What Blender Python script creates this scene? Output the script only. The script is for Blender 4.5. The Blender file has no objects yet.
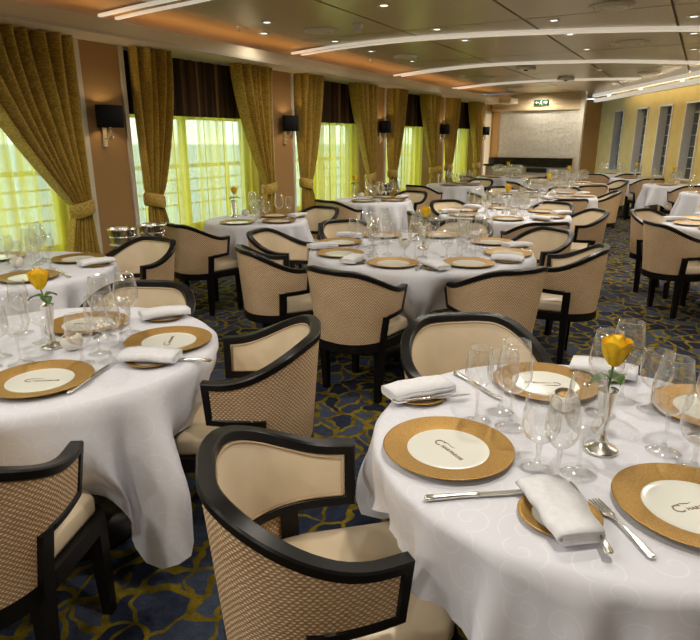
import bpy, bmesh, math, random
from mathutils import Vector, Matrix, Euler
random.seed(7)
SC = bpy.context.scene
C = SC.collection
PI = math.pi
R = math.radians

# ------------------------------------------------------------------ camera, world, exposure
EYE = 1.46
PITCH = R(16.75)
cam_data = bpy.data.cameras.new('camera')
cam_data.sensor_width = 36.0
cam_data.lens = 600.0 / 700.0 * 36.0
cam_data.clip_start = 0.05
cam_data.clip_end = 3000
cam = bpy.data.objects.new('camera', cam_data)
C.objects.link(cam)
cam.location = (0, 0, EYE)
cam.rotation_euler = (PI / 2 - PITCH, 0, 0)
SC.camera = cam

world = bpy.data.worlds.new('sky')
SC.world = world
world.use_nodes = True
wn = world.node_tree.nodes
wn['Background'].inputs[0].default_value = (0.80, 0.90, 1.0, 1)
wn['Background'].inputs[1].default_value = 2.6

SC.view_settings.view_transform = 'Standard'
SC.view_settings.look = 'None'
SC.view_settings.gamma = 1
SC.view_settings.use_curve_mapping = False
SC.view_settings.exposure = 0.65
SC.cycles.use_denoising = True
SC.cycles.max_bounces = 10
SC.cycles.diffuse_bounces = 4
SC.cycles.transparent_max_bounces = 24
SC.cycles.sample_clamp_indirect = 6.0
SC.cycles.caustics_reflective = False
SC.cycles.caustics_refractive = False

LAMP_W = 30.0       # power of one ceiling downlight
WARM = (1.0, 0.92, 0.79)

# ------------------------------------------------------------------ measuring helper (pixel of the photo -> point on a horizontal plane)
def atz(px, py, z):
    x = (px - 350) / 600.0
    y = -(py - 320) / 600.0
    r = (x, math.cos(PITCH) + y * math.sin(PITCH), -math.sin(PITCH) + y * math.cos(PITCH))
    t = (z - EYE) / r[2]
    return (r[0] * t, r[1] * t)

# ------------------------------------------------------------------ material helpers
class NT:
    def __init__(s, name):
        s.m = bpy.data.materials.new(name)
        s.m.use_nodes = True
        s.t = s.m.node_tree
        s.n = s.t.nodes
        s.l = s.t.links
        s.b = s.n['Principled BSDF']
        s.out = s.n['Material Output']
    def add(s, typ, **kw):
        n = s.n.new(typ)
        for k, v in kw.items():
            setattr(n, k, v)
        return n
    def link(s, a, b):
        s.l.new(a, b)
    def val(s, sock, v):
        if hasattr(v, 'default_value'):
            s.link(v, sock)
        else:
            sock.default_value = v
    def math(s, op, a, b=0.0, c=0.0, clamp=False):
        n = s.add('ShaderNodeMath', operation=op, use_clamp=clamp)
        s.val(n.inputs[0], a); s.val(n.inputs[1], b); s.val(n.inputs[2], c)
        return n.outputs[0]
    def vmath(s, op, a, b=(0, 0, 0)):
        n = s.add('ShaderNodeVectorMath', operation=op)
        s.val(n.inputs[0], a); s.val(n.inputs[1], b)
        return n.outputs['Value'] if op in ('LENGTH', 'DISTANCE', 'DOT_PRODUCT') else n.outputs[0]
    def coord(s, kind='Object'):
        return s.add('ShaderNodeTexCoord').outputs[kind]
    def scale(s, vec, sc):
        n = s.add('ShaderNodeMapping')
        s.link(vec, n.inputs[0])
        n.inputs['Scale'].default_value = sc
        return n.outputs[0]
    def noise(s, vec, scale, detail=2.0, rough=0.5, out='Fac'):
        n = s.add('ShaderNodeTexNoise')
        if vec is not None: s.link(vec, n.inputs['Vector'])
        n.inputs['Scale'].default_value = scale
        n.inputs['Detail'].default_value = detail
        n.inputs['Roughness'].default_value = rough
        return n.outputs[out]
    def ramp(s, fac, stops, interp='LINEAR'):
        n = s.add('ShaderNodeValToRGB')
        n.color_ramp.interpolation = interp
        el = n.color_ramp.elements
        while len(el) < len(stops): el.new(0.5)
        for e, (p, c) in zip(el, stops):
            e.position = p
            e.color = tuple(c) + ((1,) if len(c) == 3 else ())
        s.val(n.inputs[0], fac)
        return n.outputs[0]
    def mix(s, fac, a, b, blend='MIX'):
        n = s.add('ShaderNodeMix', data_type='RGBA', blend_type=blend)
        s.val(n.inputs[0], fac)
        for sock, v in ((n.inputs[6], a), (n.inputs[7], b)):
            if hasattr(v, 'default_value'): s.link(v, sock)
            else: sock.default_value = tuple(v) + ((1,) if len(v) == 3 else ())
        return n.outputs[2]
    def bump(s, h, strength=0.3, dist=0.01):
        n = s.add('ShaderNodeBump')
        n.inputs['Strength'].default_value = strength
        n.inputs['Distance'].default_value = dist
        s.link(h, n.inputs['Height'])
        s.link(n.outputs[0], s.b.inputs['Normal'])
    def set(s, color=None, rough=None, metal=None, spec=None, **kw):
        if color is not None:
            if hasattr(color, 'default_value'): s.link(color, s.b.inputs['Base Color'])
            else: s.b.inputs['Base Color'].default_value = tuple(color) + (1,)
        if rough is not None: s.val(s.b.inputs['Roughness'], rough)
        if metal is not None: s.val(s.b.inputs['Metallic'], metal)
        if spec is not None: s.val(s.b.inputs['Specular IOR Level'], spec)
        for k, v in kw.items():
            s.b.inputs[k.replace('_', ' ')].default_value = v
        return s

def scroll(t, uv, cell, turns, width):
    """curling scroll lines: a spiral in each voronoi cell"""
    v = t.add('ShaderNodeTexVoronoi', voronoi_dimensions='2D', feature='F1')
    sc = t.scale(uv, (1 / cell, 1 / cell, 1))
    t.link(sc, v.inputs['Vector'])
    v.inputs['Scale'].default_value = 1.0
    v.inputs['Randomness'].default_value = 0.75
    d = t.vmath('SUBTRACT', sc, v.outputs['Position'])
    sep = t.add('ShaderNodeSeparateXYZ'); t.link(d, sep.inputs[0])
    ang = t.math('ARCTAN2', sep.outputs[1], sep.outputs[0])
    ang = t.math('DIVIDE', ang, 2 * PI)
    rr = t.math('MULTIPLY', v.outputs['Distance'], turns)
    sep2 = t.add('ShaderNodeSeparateColor'); t.link(v.outputs['Color'], sep2.inputs[0])
    f = t.math('FRACT', t.math('ADD', t.math('ADD', rr, ang), sep2.outputs[0]))
    band = t.math('LESS_THAN', t.math('ABSOLUTE', t.math('SUBTRACT', f, 0.5)), width)
    near = t.math('LESS_THAN', v.outputs['Distance'], 0.62)
    return t.math('MULTIPLY', band, near)

M = {}
def simple(name, color, rough=0.5, metal=0.0, spec=0.5, var=0.0, vscale=8.0, bump=0.0, **kw):
    t = NT(name)
    if var or bump:
        n = t.noise(t.coord(), vscale, 3)
        if var:
            lo = tuple(c * (1 - var) for c in color); hi = tuple(min(1, c * (1 + var)) for c in color)
            t.set(t.ramp(n, [(0.3, lo), (0.7, hi)]), rough, metal, spec, **kw)
        else:
            t.set(color, rough, metal, spec, **kw)
        if bump: t.bump(n, bump, 0.004)
    else:
        t.set(color, rough, metal, spec, **kw)
    M[name] = t.m
    return t.m

simple('black_lacquer', (0.008, 0.007, 0.007), 0.34, 0, 0.25, var=0.2, vscale=20)
simple('cream_leather', (0.76, 0.63, 0.45), 0.36, 0, 0.5, var=0.07, vscale=6, bump=0.06)
simple('piping_cream', (0.52, 0.38, 0.23), 0.45)
simple('silver', (0.86, 0.84, 0.79), 0.24, 1.0, var=0.05, vscale=30)
simple('steel_brushed', (0.72, 0.71, 0.69), 0.42, 0.6, var=0.08, vscale=40)
simple('jamb_metal', (0.80, 0.79, 0.77), 0.38, 0.35, var=0.06, vscale=30)
simple('porcelain', (0.80, 0.80, 0.73), 0.13, 0, 0.5, var=0.02, vscale=5)
simple('print_ink', (0.26, 0.16, 0.10), 0.4, var=0.1)
simple('napkin_cloth', (0.78, 0.78, 0.82), 0.85, 0, 0.2, var=0.05, vscale=60, bump=0.15)
simple('candle_ceramic', (0.80, 0.76, 0.68), 0.6, 0, 0.3, var=0.06, vscale=45, bump=0.5)
simple('candle_wax', (0.75, 0.42, 0.09), 0.5, 0, 0.4, var=0.1)
simple('rose_petal', (0.90, 0.56, 0.015), 0.5, 0, 0.3, var=0.14, vscale=40)
simple('rose_leaf', (0.055, 0.12, 0.025), 0.45, 0, 0.4, var=0.25, vscale=50)
simple('rose_stem', (0.12, 0.22, 0.04), 0.5, var=0.2, vscale=50)
simple('wall_fabric', (0.40, 0.235, 0.095), 0.8, 0, 0.2, var=0.07, vscale=90, bump=0.15)
simple('wall_tan', (0.52, 0.31, 0.12), 0.7, 0, 0.2, var=0.05, vscale=3)
simple('wall_cream', (0.70, 0.56, 0.35), 0.7, 0, 0.2, var=0.03, vscale=3)
simple('wall_yellow', (0.72, 0.56, 0.20), 0.65, 0, 0.3, var=0.05, vscale=4)
simple('trim_white', (0.72, 0.66, 0.55), 0.45, 0, 0.4, var=0.02)
simple('cornice_paint', (0.86, 0.75, 0.56), 0.55, 0, 0.3, var=0.03, vscale=2)
simple('cove_paint', (0.62, 0.42, 0.22), 0.6, 0, 0.3, var=0.03, vscale=2)
simple('white_plastic', (0.75, 0.74, 0.70), 0.4, var=0.02)
simple('shade_black', (0.012, 0.012, 0.015), 0.75, 0, 0.2, var=0.3, vscale=80)
simple('window_frame_white', (0.62, 0.66, 0.68), 0.4, 0, 0.4, var=0.03)
simple('blind_brown', (0.055, 0.032, 0.018), 0.9, 0, 0.1, var=0.2, vscale=30)
simple('stone_white', (0.70, 0.66, 0.57), 0.8, 0, 0.2, var=0.10, vscale=18, bump=0.15)
simple('counter_black', (0.012, 0.011, 0.010), 0.15, 0, 0.5, var=0.3, vscale=30)
simple('cabinet_cream', (0.58, 0.54, 0.47), 0.5, 0, 0.4, var=0.04)
simple('sign_green', (0.006, 0.055, 0.022), 0.4, var=0.1)
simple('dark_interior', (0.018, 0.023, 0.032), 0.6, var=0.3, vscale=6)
simple('bottle_dark', (0.02, 0.035, 0.03), 0.12, 0, 0.5, var=0.2)
simple('table_wood', (0.10, 0.055, 0.03), 0.5, var=0.2, vscale=12)
simple('sea', (0.045, 0.15, 0.26), 0.35, 0, 0.4, var=0.2, vscale=0.3)
simple('deck_grey', (0.30, 0.34, 0.36), 0.7, var=0.1, vscale=2)

t = NT('blind_brown')
sw = t.noise(t.scale(t.coord('UV'), (1, 0.02, 1)), 11, 3)
t.set(t.ramp(sw, [(0.42, (0.030, 0.017, 0.009)), (0.58, (0.075, 0.042, 0.018)), (0.68, (0.22, 0.125, 0.04))]), 0.85, 0, 0.15)
M['blind_brown'] = t.m

def emit(name, color, strength):
    t = NT(name)
    n = t.noise(t.coord(), 6, 1)
    t.set((0.8, 0.75, 0.65), 0.5)
    t.link(t.ramp(n, [(0.2, tuple(c * 0.97 for c in color)), (0.8, color)]), t.b.inputs['Emission Color'])
    t.b.inputs['Emission Strength'].default_value = strength
    M[name] = t.m
emit('lamp_glow', (1.0, 0.90, 0.72), 2.5)
emit('arc_glow', (1.0, 0.90, 0.74), 0.28)
emit('cove_glow', (1.0, 0.64, 0.25), 1.7)
emit('rail_glow', (1.0, 0.88, 0.66), 22.0)
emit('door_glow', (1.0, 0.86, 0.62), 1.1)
emit('sign_white', (0.7, 1.0, 0.8), 0.05)

# woven chair back: uneven pale and brown threads
t = NT('woven_fabric')
uv = t.coord('UV')
wob = t.mix(0.006, uv, t.noise(uv, 45, 2, 0.5, 'Color'), 'ADD')
sp = t.add('ShaderNodeSeparateXYZ'); t.link(wob, sp.inputs[0])
row = t.math('DIVIDE', sp.outputs[1], 0.0078)
shift = t.math('MULTIPLY', t.math('FLOOR', row), 0.5)
across = t.math('SINE', t.math('MULTIPLY', t.math('ADD', t.math('DIVIDE', sp.outputs[0], 0.0165), shift), 2 * PI))
along = t.math('SINE', t.math('MULTIPLY', t.math('FRACT', row), PI))
dash = t.math('MULTIPLY', t.math('ADD', t.math('MULTIPLY', across, 0.5), 0.5), along)
dash = t.math('ADD', dash, t.math('MULTIPLY', t.math('SUBTRACT', t.noise(uv, 120, 2), 0.5), 0.55))
col = t.ramp(dash, [(0.18, (0.37, 0.195, 0.08)), (0.42, (0.64, 0.41, 0.20)), (0.62, (0.95, 0.82, 0.62))])
col = t.mix(0.3, col, t.ramp(t.noise(uv, 7, 3), [(0.3, (0.62, 0.42, 0.24)), (0.7, (0.86, 0.68, 0.46))]))
t.set(col, 0.8, 0, 0.2)
t.bump(dash, 0.5, 0.004)
M['woven_fabric'] = t.m

# carpet: blue pebbles in olive-yellow veins
t = NT('carpet')
co = t.coord()
cs = t.scale(co, (8.6, 6.6, 1))
warp = t.noise(co, 5.0, 2, 0.5, 'Color')
w2 = t.mix(1.0, cs, t.mix(1.0, warp, (1.9, 1.9, 1.9), 'MULTIPLY'), 'ADD')
v = t.add('ShaderNodeTexVoronoi', voronoi_dimensions='2D', feature='DISTANCE_TO_EDGE')
t.link(w2, v.inputs['Vector']); v.inputs['Scale'].default_value = 1.0
v2 = t.add('ShaderNodeTexVoronoi', voronoi_dimensions='2D', feature='F1')
t.link(w2, v2.inputs['Vector']); v2.inputs['Scale'].default_value = 1.0
sepc = t.add('ShaderNodeSeparateColor'); t.link(v2.outputs['Color'], sepc.inputs[0])
fine = t.noise(co, 140, 3)
blue = t.ramp(t.math('ADD', t.math('MULTIPLY', sepc.outputs[0], 0.6), t.math('MULTIPLY', t.noise(co, 30, 3), 0.5)),
              [(0.15, (0.014, 0.017, 0.030)), (0.5, (0.032, 0.042, 0.078)), (0.9, (0.085, 0.106, 0.16))])
gold = t.ramp(t.noise(co, 14, 3), [(0.35, (0.115, 0.088, 0.014)), (0.62, (0.30, 0.215, 0.018))])
edge = t.math('ADD', v.outputs['Distance'], t.math('MULTIPLY', t.math('SUBTRACT', t.noise(co, 9, 2), 0.5), 0.16))
mask = t.ramp(edge, [(0.075, (1, 1, 1)), (0.11, (0, 0, 0))])
col = t.mix(mask, blue, gold)
col = t.mix(0.35, col, t.ramp(fine, [(0.3, (0.25, 0.25, 0.25)), (0.7, (1.2, 1.2, 1.2))]), 'MULTIPLY')
t.set(col, 0.95, 0, 0.1)
t.bump(fine, 0.5, 0.006)
M['carpet'] = t.m

# damask tablecloth
t = NT('table_linen')
uv = t.coord('UV')
pat = scroll(t, uv, 0.10, 3.0, 0.055)
t.set(t.mix(pat, (0.725, 0.73, 0.80), (0.78, 0.785, 0.84)), t.math('SUBTRACT', 0.72, t.math('MULTIPLY', pat, 0.30)), 0, 0.35)
t.bump(t.noise(uv, 300, 2), 0.08, 0.002)
M['table_linen'] = t.m

# gold damask drapes
t = NT('drape_gold')
uv = t.coord('UV')
pat = scroll(t, uv, 0.05, 2.4, 0.13)
base = t.ramp(t.noise(uv, 18, 3), [(0.3, (0.38, 0.235, 0.02)), (0.7, (0.54, 0.35, 0.038))])
t.set(t.mix(pat, base, (0.60, 0.44, 0.12)), t.math('SUBTRACT', 0.55, t.math('MULTIPLY', pat, 0.2)), 0, 0.4)
t.b.inputs['Sheen Weight'].default_value = 0.3
M['drape_gold'] = t.m

# sheers
t = NT('sheer_green')
co = t.coord()
g = t.ramp(t.noise(co, 3, 2), [(0.3, (0.74, 0.60, 0.04)), (0.7, (0.82, 0.68, 0.09))])
tr = t.add('ShaderNodeBsdfTransparent'); tr.inputs[0].default_value = (0.86, 0.88, 0.66, 1)
tl = t.add('ShaderNodeBsdfTranslucent'); t.link(g, tl.inputs[0])
df = t.add('ShaderNodeBsdfDiffuse'); t.link(g, df.inputs[0])
m1 = t.add('ShaderNodeMixShader'); m1.inputs[0].default_value = 0.35
t.link(tl.outputs[0], m1.inputs[1]); t.link(df.outputs[0], m1.inputs[2])
m2 = t.add('ShaderNodeMixShader'); t.link(t.ramp(t.noise(t.scale(t.coord('UV'), (1, 0.03, 1)), 9, 3), [(0.36, (0.48,) * 3), (0.62, (0.9,) * 3)]), m2.inputs[0])
t.link(tr.outputs[0], m2.inputs[1]); t.link(m1.outputs[0], m2.inputs[2])
t.link(m2.outputs[0], t.out.inputs[0])
M['sheer_green'] = t.m

# thin glass (drinking glasses, panes)
def glass(name, tint, gloss_lo, gloss_hi, blend, edge_light=0.0):
    t = NT(name)
    tr = t.add('ShaderNodeBsdfTransparent'); tr.inputs[0].default_value = tint + (1,)
    gl = t.add('ShaderNodeBsdfGlossy'); gl.inputs['Roughness'].default_value = 0.035
    gl.inputs[0].default_value = (1, 1, 1, 1)
    lw = t.add('ShaderNodeLayerWeight'); lw.inputs[0].default_value = blend
    f = t.ramp(lw.outputs['Facing'], [(0.0, (gloss_lo,) * 3), (0.35, (gloss_lo * 1.6,) * 3), (0.68, (gloss_hi * 0.48,) * 3), (1.0, (gloss_hi,) * 3)])
    mx = t.add('ShaderNodeMixShader')
    t.link(f, mx.inputs[0]); t.link(tr.outputs[0], mx.inputs[1]); t.link(gl.outputs[0], mx.inputs[2])
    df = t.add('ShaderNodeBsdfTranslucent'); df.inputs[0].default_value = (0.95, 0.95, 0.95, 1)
    f2 = t.ramp(lw.outputs['Facing'], [(0.0, (edge_light * 0.15,) * 3), (0.6, (edge_light * 0.3,) * 3), (1.0, (edge_light,) * 3)])  # white mixed in towards the edges paints the bright rims of the glass
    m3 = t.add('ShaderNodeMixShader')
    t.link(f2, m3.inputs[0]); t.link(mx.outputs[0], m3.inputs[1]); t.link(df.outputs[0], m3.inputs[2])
    t.link(m3.outputs[0], t.out.inputs[0])
    M[name] = t.m
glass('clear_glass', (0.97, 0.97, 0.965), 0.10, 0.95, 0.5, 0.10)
glass('window_glass', (0.92, 0.97, 0.98), 0.04, 0.4, 0.4)

# gold plate rim
t = NT('plate_gold')
n = t.noise(t.coord(), 300, 2)
t.set(t.ramp(n, [(0.35, (0.36, 0.20, 0.045)), (0.65, (0.50, 0.30, 0.085))]), 0.45, 0.6)
t.bump(n, 0.35, 0.002)
M['plate_gold'] = t.m

# ceiling: bronze brushed metal
t = NT('ceiling_metal')
co = t.coord()
n = t.noise(t.scale(co, (1.5, 60, 1)), 3, 2)
t.set(t.ramp(n, [(0.3, (0.50, 0.425, 0.30)), (0.7, (0.57, 0.49, 0.355))]), t.math('ADD', 0.26, t.math('MULTIPLY', n, 0.1)), 0.5)
M['ceiling_metal'] = t.m

# ------------------------------------------------------------------ mesh helpers
class MB:
    def __init__(s):
        s.v = []; s.f = []; s.uv = {}; s.sm = []
    def addv(s, p, uv=None):
        s.v.append(tuple(p))
        if uv: s.uv[len(s.v) - 1] = uv
        return len(s.v) - 1
    def face(s, idx, smooth=False):
        s.f.append(tuple(idx)); s.sm.append(smooth)
    def box(s, lo, hi, mat=None):
        x0, y0, z0 = lo; x1, y1, z1 = hi
        P = [(x0, y0, z0), (x1, y0, z0), (x1, y1, z0), (x0, y1, z0), (x0, y0, z1), (x1, y0, z1), (x1, y1, z1), (x0, y1, z1)]
        if mat: P = [tuple(mat @ Vector(p)) for p in P]
        i = [s.addv(p) for p in P]
        for q in ((0, 3, 2, 1), (4, 5, 6, 7), (0, 1, 5, 4), (1, 2, 6, 5), (2, 3, 7, 6), (3, 0, 4, 7)):
            s.face([i[k] for k in q])
        return s
    def grid(s, rows, closed=False, smooth=True, uvs=None):
        idx = []
        for a, r in enumerate(rows):
            idx.append([s.addv(p, uvs[a][b] if uvs else None) for b, p in enumerate(r)])
        for a in range(len(rows) - 1):
            n = len(rows[a])
            for b in range(n if closed else n - 1):
                c = (b + 1) % n
                s.face((idx[a][b], idx[a][c], idx[a + 1][c], idx[a + 1][b]), smooth)
        return idx
    def cap(s, ring, rev=False):
        s.face(list(reversed(ring)) if rev else list(ring))
    def lathe(s, prof, n=24, cx=0, cy=0, cz=0, cap0=False, cap1=False):
        rows = [[(cx + r * math.cos(2 * PI * k / n), cy + r * math.sin(2 * PI * k / n), cz + z) for k in range(n)] for r, z in prof]
        idx = s.grid(rows, closed=True)
        if cap0: s.cap(idx[0], True)
        if cap1: s.cap(idx[-1])
        return s
    def tube(s, pts, r, n=8, caps=True):
        pts = [Vector(p) for p in pts]
        rows = []
        for i, p in enumerate(pts):
            a = pts[max(0, i - 1)]; b2 = pts[min(len(pts) - 1, i + 1)]
            d = (b2 - a).normalized()
            up = Vector((0, 0, 1)) if abs(d.z) < 0.9 else Vector((1, 0, 0))
            e1 = d.cross(up).normalized(); e2 = d.cross(e1).normalized()
            rr = r[i] if isinstance(r, (list, tuple)) else r
            rows.append([p + e1 * rr * math.cos(2 * PI * k / n) + e2 * rr * math.sin(2 * PI * k / n) for k in range(n)])
        idx = s.grid(rows, closed=True)
        if caps: s.cap(idx[0], True); s.cap(idx[-1])
        return s
    def prism(s, poly, z0, z1, mat=None):
        n = len(poly)
        P = [(x, y, z0) for x, y in poly] + [(x, y, z1) for x, y in poly]
        if mat: P = [tuple(mat @ Vector(p)) for p in P]
        i = [s.addv(p) for p in P]
        s.face([i[k] for k in reversed(range(n))]); s.face([i[n + k] for k in range(n)])
        for k in range(n):
            m = (k + 1) % n
            s.face((i[k], i[m], i[n + m], i[n + k]))
        return s
    def mesh(s, name, mat, fix=True):
        me = bpy.data.meshes.new(name)
        me.from_pydata(s.v, [], s.f)
        me.polygons.foreach_set('use_smooth', s.sm)
        if s.uv:
            L = me.uv_layers.new(name='UVMap')
            for lp in me.loops:
                L.data[lp.index].uv = s.uv.get(lp.vertex_index, (0, 0))
        if fix:
            bm = bmesh.new(); bm.from_mesh(me)
            bmesh.ops.remove_doubles(bm, verts=bm.verts, dist=1e-6)
            bmesh.ops.recalc_face_normals(bm, faces=bm.faces)
            bm.to_mesh(me); bm.free()
        me.materials.append(M[mat])
        me.update()
        return me
    def build(s, name, mat, parent=None, loc=None, rot=None, fix=True):
        return link(name, s.mesh(name, mat, fix), parent, loc, rot)

def link(name, me, parent=None, loc=None, rot=None):
    o = bpy.data.objects.new(name, me)
    C.objects.link(o)
    if parent is not None: o.parent = parent
    if loc is not None: o.location = loc
    if rot is not None: o.rotation_euler = rot
    return o

def bevel_box(size, bev, seg=2, mat='white_plastic', name='box', center=(0, 0, 0)):
    bm = bmesh.new()
    bmesh.ops.create_cube(bm, size=1)
    for v in bm.verts:
        v.co = Vector((v.co.x * size[0] + center[0], v.co.y * size[1] + center[1], v.co.z * size[2] + center[2]))
    bmesh.ops.bevel(bm, geom=list(bm.edges), offset=bev, segments=seg, affect='EDGES', profile=0.5)
    me = bpy.data.meshes.new(name)
    bm.to_mesh(me); bm.free()
    me.materials.append(M[mat])
    return me

def tag(o, label=None, cat=None, group=None, kind=None):
    if label: o['label'] = label
    if cat: o['category'] = cat
    if group: o['group'] = group
    if kind: o['kind'] = kind
    return o

def thing(name, loc=(0, 0, 0), rotz=0.0):
    o = bpy.data.objects.new(name, None)
    o.empty_display_size = 0.1
    C.objects.link(o)
    o.location = loc
    o.rotation_euler = (0, 0, rotz)
    return o

KIDS = {}
def kids(o):
    return KIDS.setdefault(o.name, list(o.children))
def copy_tree(o, parent=None):
    c = o.copy(); C.objects.link(c)
    if parent is not None: c.parent = parent
    for ch in kids(o): copy_tree(ch, c)
    return c
class Proto:
    """first use moves the built thing itself, later uses copy it"""
    def __init__(s, root): s.root = root; s.used = False
    def put(s, loc, rotz, label, cat, group=None, tilt=None):
        if s.used: o = copy_tree(s.root)
        else:
            kids(s.root)
            for ch in s.root.children: kids(ch)
            o = s.root; s.used = True
        o.location = loc
        o.rotation_euler = (tilt[0], tilt[1], rotz) if tilt else (0, 0, rotz)
        for k in list(o.keys()):
            if k in ('label', 'category', 'group'): del o[k]
        tag(o, label, cat, group)
        return o

def smoothstep(a, b, x):
    t = max(0.0, min(1.0, (x - a) / (b - a)))
    return t * t * (3 - 2 * t)

# ================================================================== THE ROOM
W0 = Vector((-2.19, 5.13, 0))
WANG = R(29.65)
WD = Vector((math.sin(WANG), math.cos(WANG), 0))       # along the window wall
WN = Vector((math.cos(WANG), -math.sin(WANG), 0))      # into the room
def wp(s, n, z):
    return W0 + WD * s + WN * n + Vector((0, 0, z))
WM = Matrix(((WD.x, -WN.x, 0, W0.x), (WD.y, -WN.y, 0, W0.y), (0, 0, 1, 0), (0, 0, 0, 1)))   # local x along, local -y into the room
WROT = math.atan2(WD.y, WD.x)
CEIL = 2.45
CORN = 2.22
S0, S1 = -8.2, 11.1
PER, PW = 2.525, 0.48
def RX(y):                      # window-less inner wall on the other side
    return 6.17 + 0.068 * (y - 11.35)
YB = -2.6
A = wp(S0, -0.35, 0); B = wp(S1, -0.35, 0)
F0 = wp(S1, 0, 0)
room_poly = [(A.x, A.y), (A.x + 0.2, YB), (RX(YB) + 0.1, YB), (RX(16.6) + 0.1, 16.6), (F0.x + 0.9, 16.6), (B.x, B.y)]
floor = MB().prism(room_poly, -0.08, 0.0).build('floor', 'carpet'); tag(floor, kind='structure')
slab = MB().prism(room_poly, CEIL + 0.03, CEIL + 0.2).build('ceiling', 'cove_paint'); tag(slab, kind='structure')

# ceiling panels, aligned with the window wall
def clip_poly(poly, p, n):
    out = []
    for i in range(len(poly)):
        a = Vector(poly[i]); b2 = Vector(poly[(i + 1) % len(poly)])
        da = (a - p).dot(n); db = (b2 - p).dot(n)
        if da >= 0: out.append(tuple(a))
        if (da >= 0) != (db >= 0): out.append(tuple(a + (b2 - a) * (da / (da - db))))
    return out
EDGE_N = 0.62                   # the metal starts this far from the window wall
PU, PV, GAP = 2.3, 1.15, 0.012
for i in range(-4, 6):
    for j in range(0, 11):
        s0 = i * PU; n0 = EDGE_N + j * PV
        q = [wp(s0 + GAP, n0 + GAP, 0), wp(s0 + PU - GAP, n0 + GAP, 0), wp(s0 + PU - GAP, n0 + PV - GAP, 0), wp(s0 + GAP, n0 + PV - GAP, 0)]
        poly = [(p.x, p.y) for p in q]
        poly = clip_poly(poly, Vector((0, YB + 0.1)), Vector((0, 1)))
        if len(poly) >= 3: poly = clip_poly(poly, Vector((RX(0) - 0.02, 0)), Vector((-1, 0.068)).normalized())
        if len(poly) >= 3: poly = clip_poly(poly, Vector((0, 16.4)), Vector((0, -1)))
        if len(poly) < 3: continue
        area = abs(sum(poly[k][0] * poly[(k + 1) % len(poly)][1] - poly[(k + 1) % len(poly)][0] * poly[k][1] for k in range(len(poly)))) / 2
        if area < 0.05: continue
        MB().prism(poly, CEIL, CEIL + 0.028).build('ceiling_panel', 'ceiling_metal', slab)

# --- window wall: piers, sill walls, head
def wbox(mb, s0, s1, n0, n1, z0, z1):
    return mb.box((s0, -n1, z0), (s1, -n0, z1), WM)
BASE = ['wall_left']
wl = MB()
wbox(wl, S0, S1, -0.42, -0.36, 0.0, 0.52)
wbox(wl, S0, S1, -0.42, -0.36, 1.98, CEIL)
NWIN = 7
piers = [k * PER for k in range(-3, 5)]
for p in piers:
    wbox(wl, p, p + PW if p < 10 else 10.62, -0.42, 0.0, 0.0, CORN + 0.02)
wall_left = wl.build('wall_left', 'wall_fabric'); tag(wall_left, kind='structure')
for k, p in enumerate(piers):           # upholstered panel and white trims on each pier
    p1 = p + PW if p < 10 else 10.55
    mbp = MB(); wbox(mbp, p + 0.05, p1 - 0.045, 0.001, 0.012, 0.1, CORN - 0.005); mbp.build('wall_panel', 'wall_fabric', wall_left)
    for e in ((p, p + 0.045), (p1 - 0.04, p1)):
        mbt = MB(); wbox(mbt, e[0], e[1], -0.05, 0.030, 0.0, CORN - 0.002); mbt.build('trim_strip', 'trim_white', wall_left)
mbb = MB(); wbox(mbb, S0, S1 - 0.55, -0.355, -0.33, 0.0, 0.10); o = mbb.build('baseboard_left', 'trim_white'); tag(o, kind='structure')

# --- cornice with its light trough
mc = MB()
wbox(mc, S0, 10.75, -0.36, 0.36, CORN, CORN + 0.02)
wbox(mc, S0, 10.75, 0.335, 0.36, CORN + 0.02, CORN + 0.115)
wbox(mc, 10.4, 11.0, 0.36, 0.62, CORN, CORN + 0.115)
cornice = mc.build('trim_1', 'cornice_paint'); tag(cornice, kind='structure')
ml = MB(); wbox(ml, S0, 10.7, 0.10, 0.16, CORN + 0.022, CORN + 0.040); ml.build('cove_light', 'cove_glow', cornice)
ms = MB(); wbox(ms, S0, 10.7, 0.36, 0.366, CORN + 0.0, CORN + 0.025); ms.build('cornice_bead', 'trim_white', cornice)

# --- windows, blinds, sheers, drapes in each bay
bays = [(p + PW, p + PER) for p in piers[:-1]]
bay_words = {0: 'hidden behind', 1: 'hidden'}
def pleated(s0, s1, z0, z1, n_mid, amp, per, ns, nz, seed, grow=0.0):
    rnd = random.Random(seed)
    ph = [rnd.uniform(0, 6.28) for _ in range(4)]
    rows, uvs = [], []
    for a in range(nz + 1):
        v = a / nz; z = z1 + (z0 - z1) * v
        r, ur = [], []
        for b2 in range(ns + 1):
            u = b2 / ns; s = s0 + (s1 - s0) * u
            w = math.sin(2 * PI * s / per + ph[0]) + 0.45 * math.sin(2 * PI * s / (per * 0.61) + ph[1]) + 0.35 * math.sin(2 * PI * s / (per * 2.3) + ph[2] + v)
            n = n_mid + amp * w * (0.8 + grow * v)
            r.append(wp(s, n, z)); ur.append((s * 1.6, z))
        rows.append(r); uvs.append(ur)
    return rows, uvs

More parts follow.
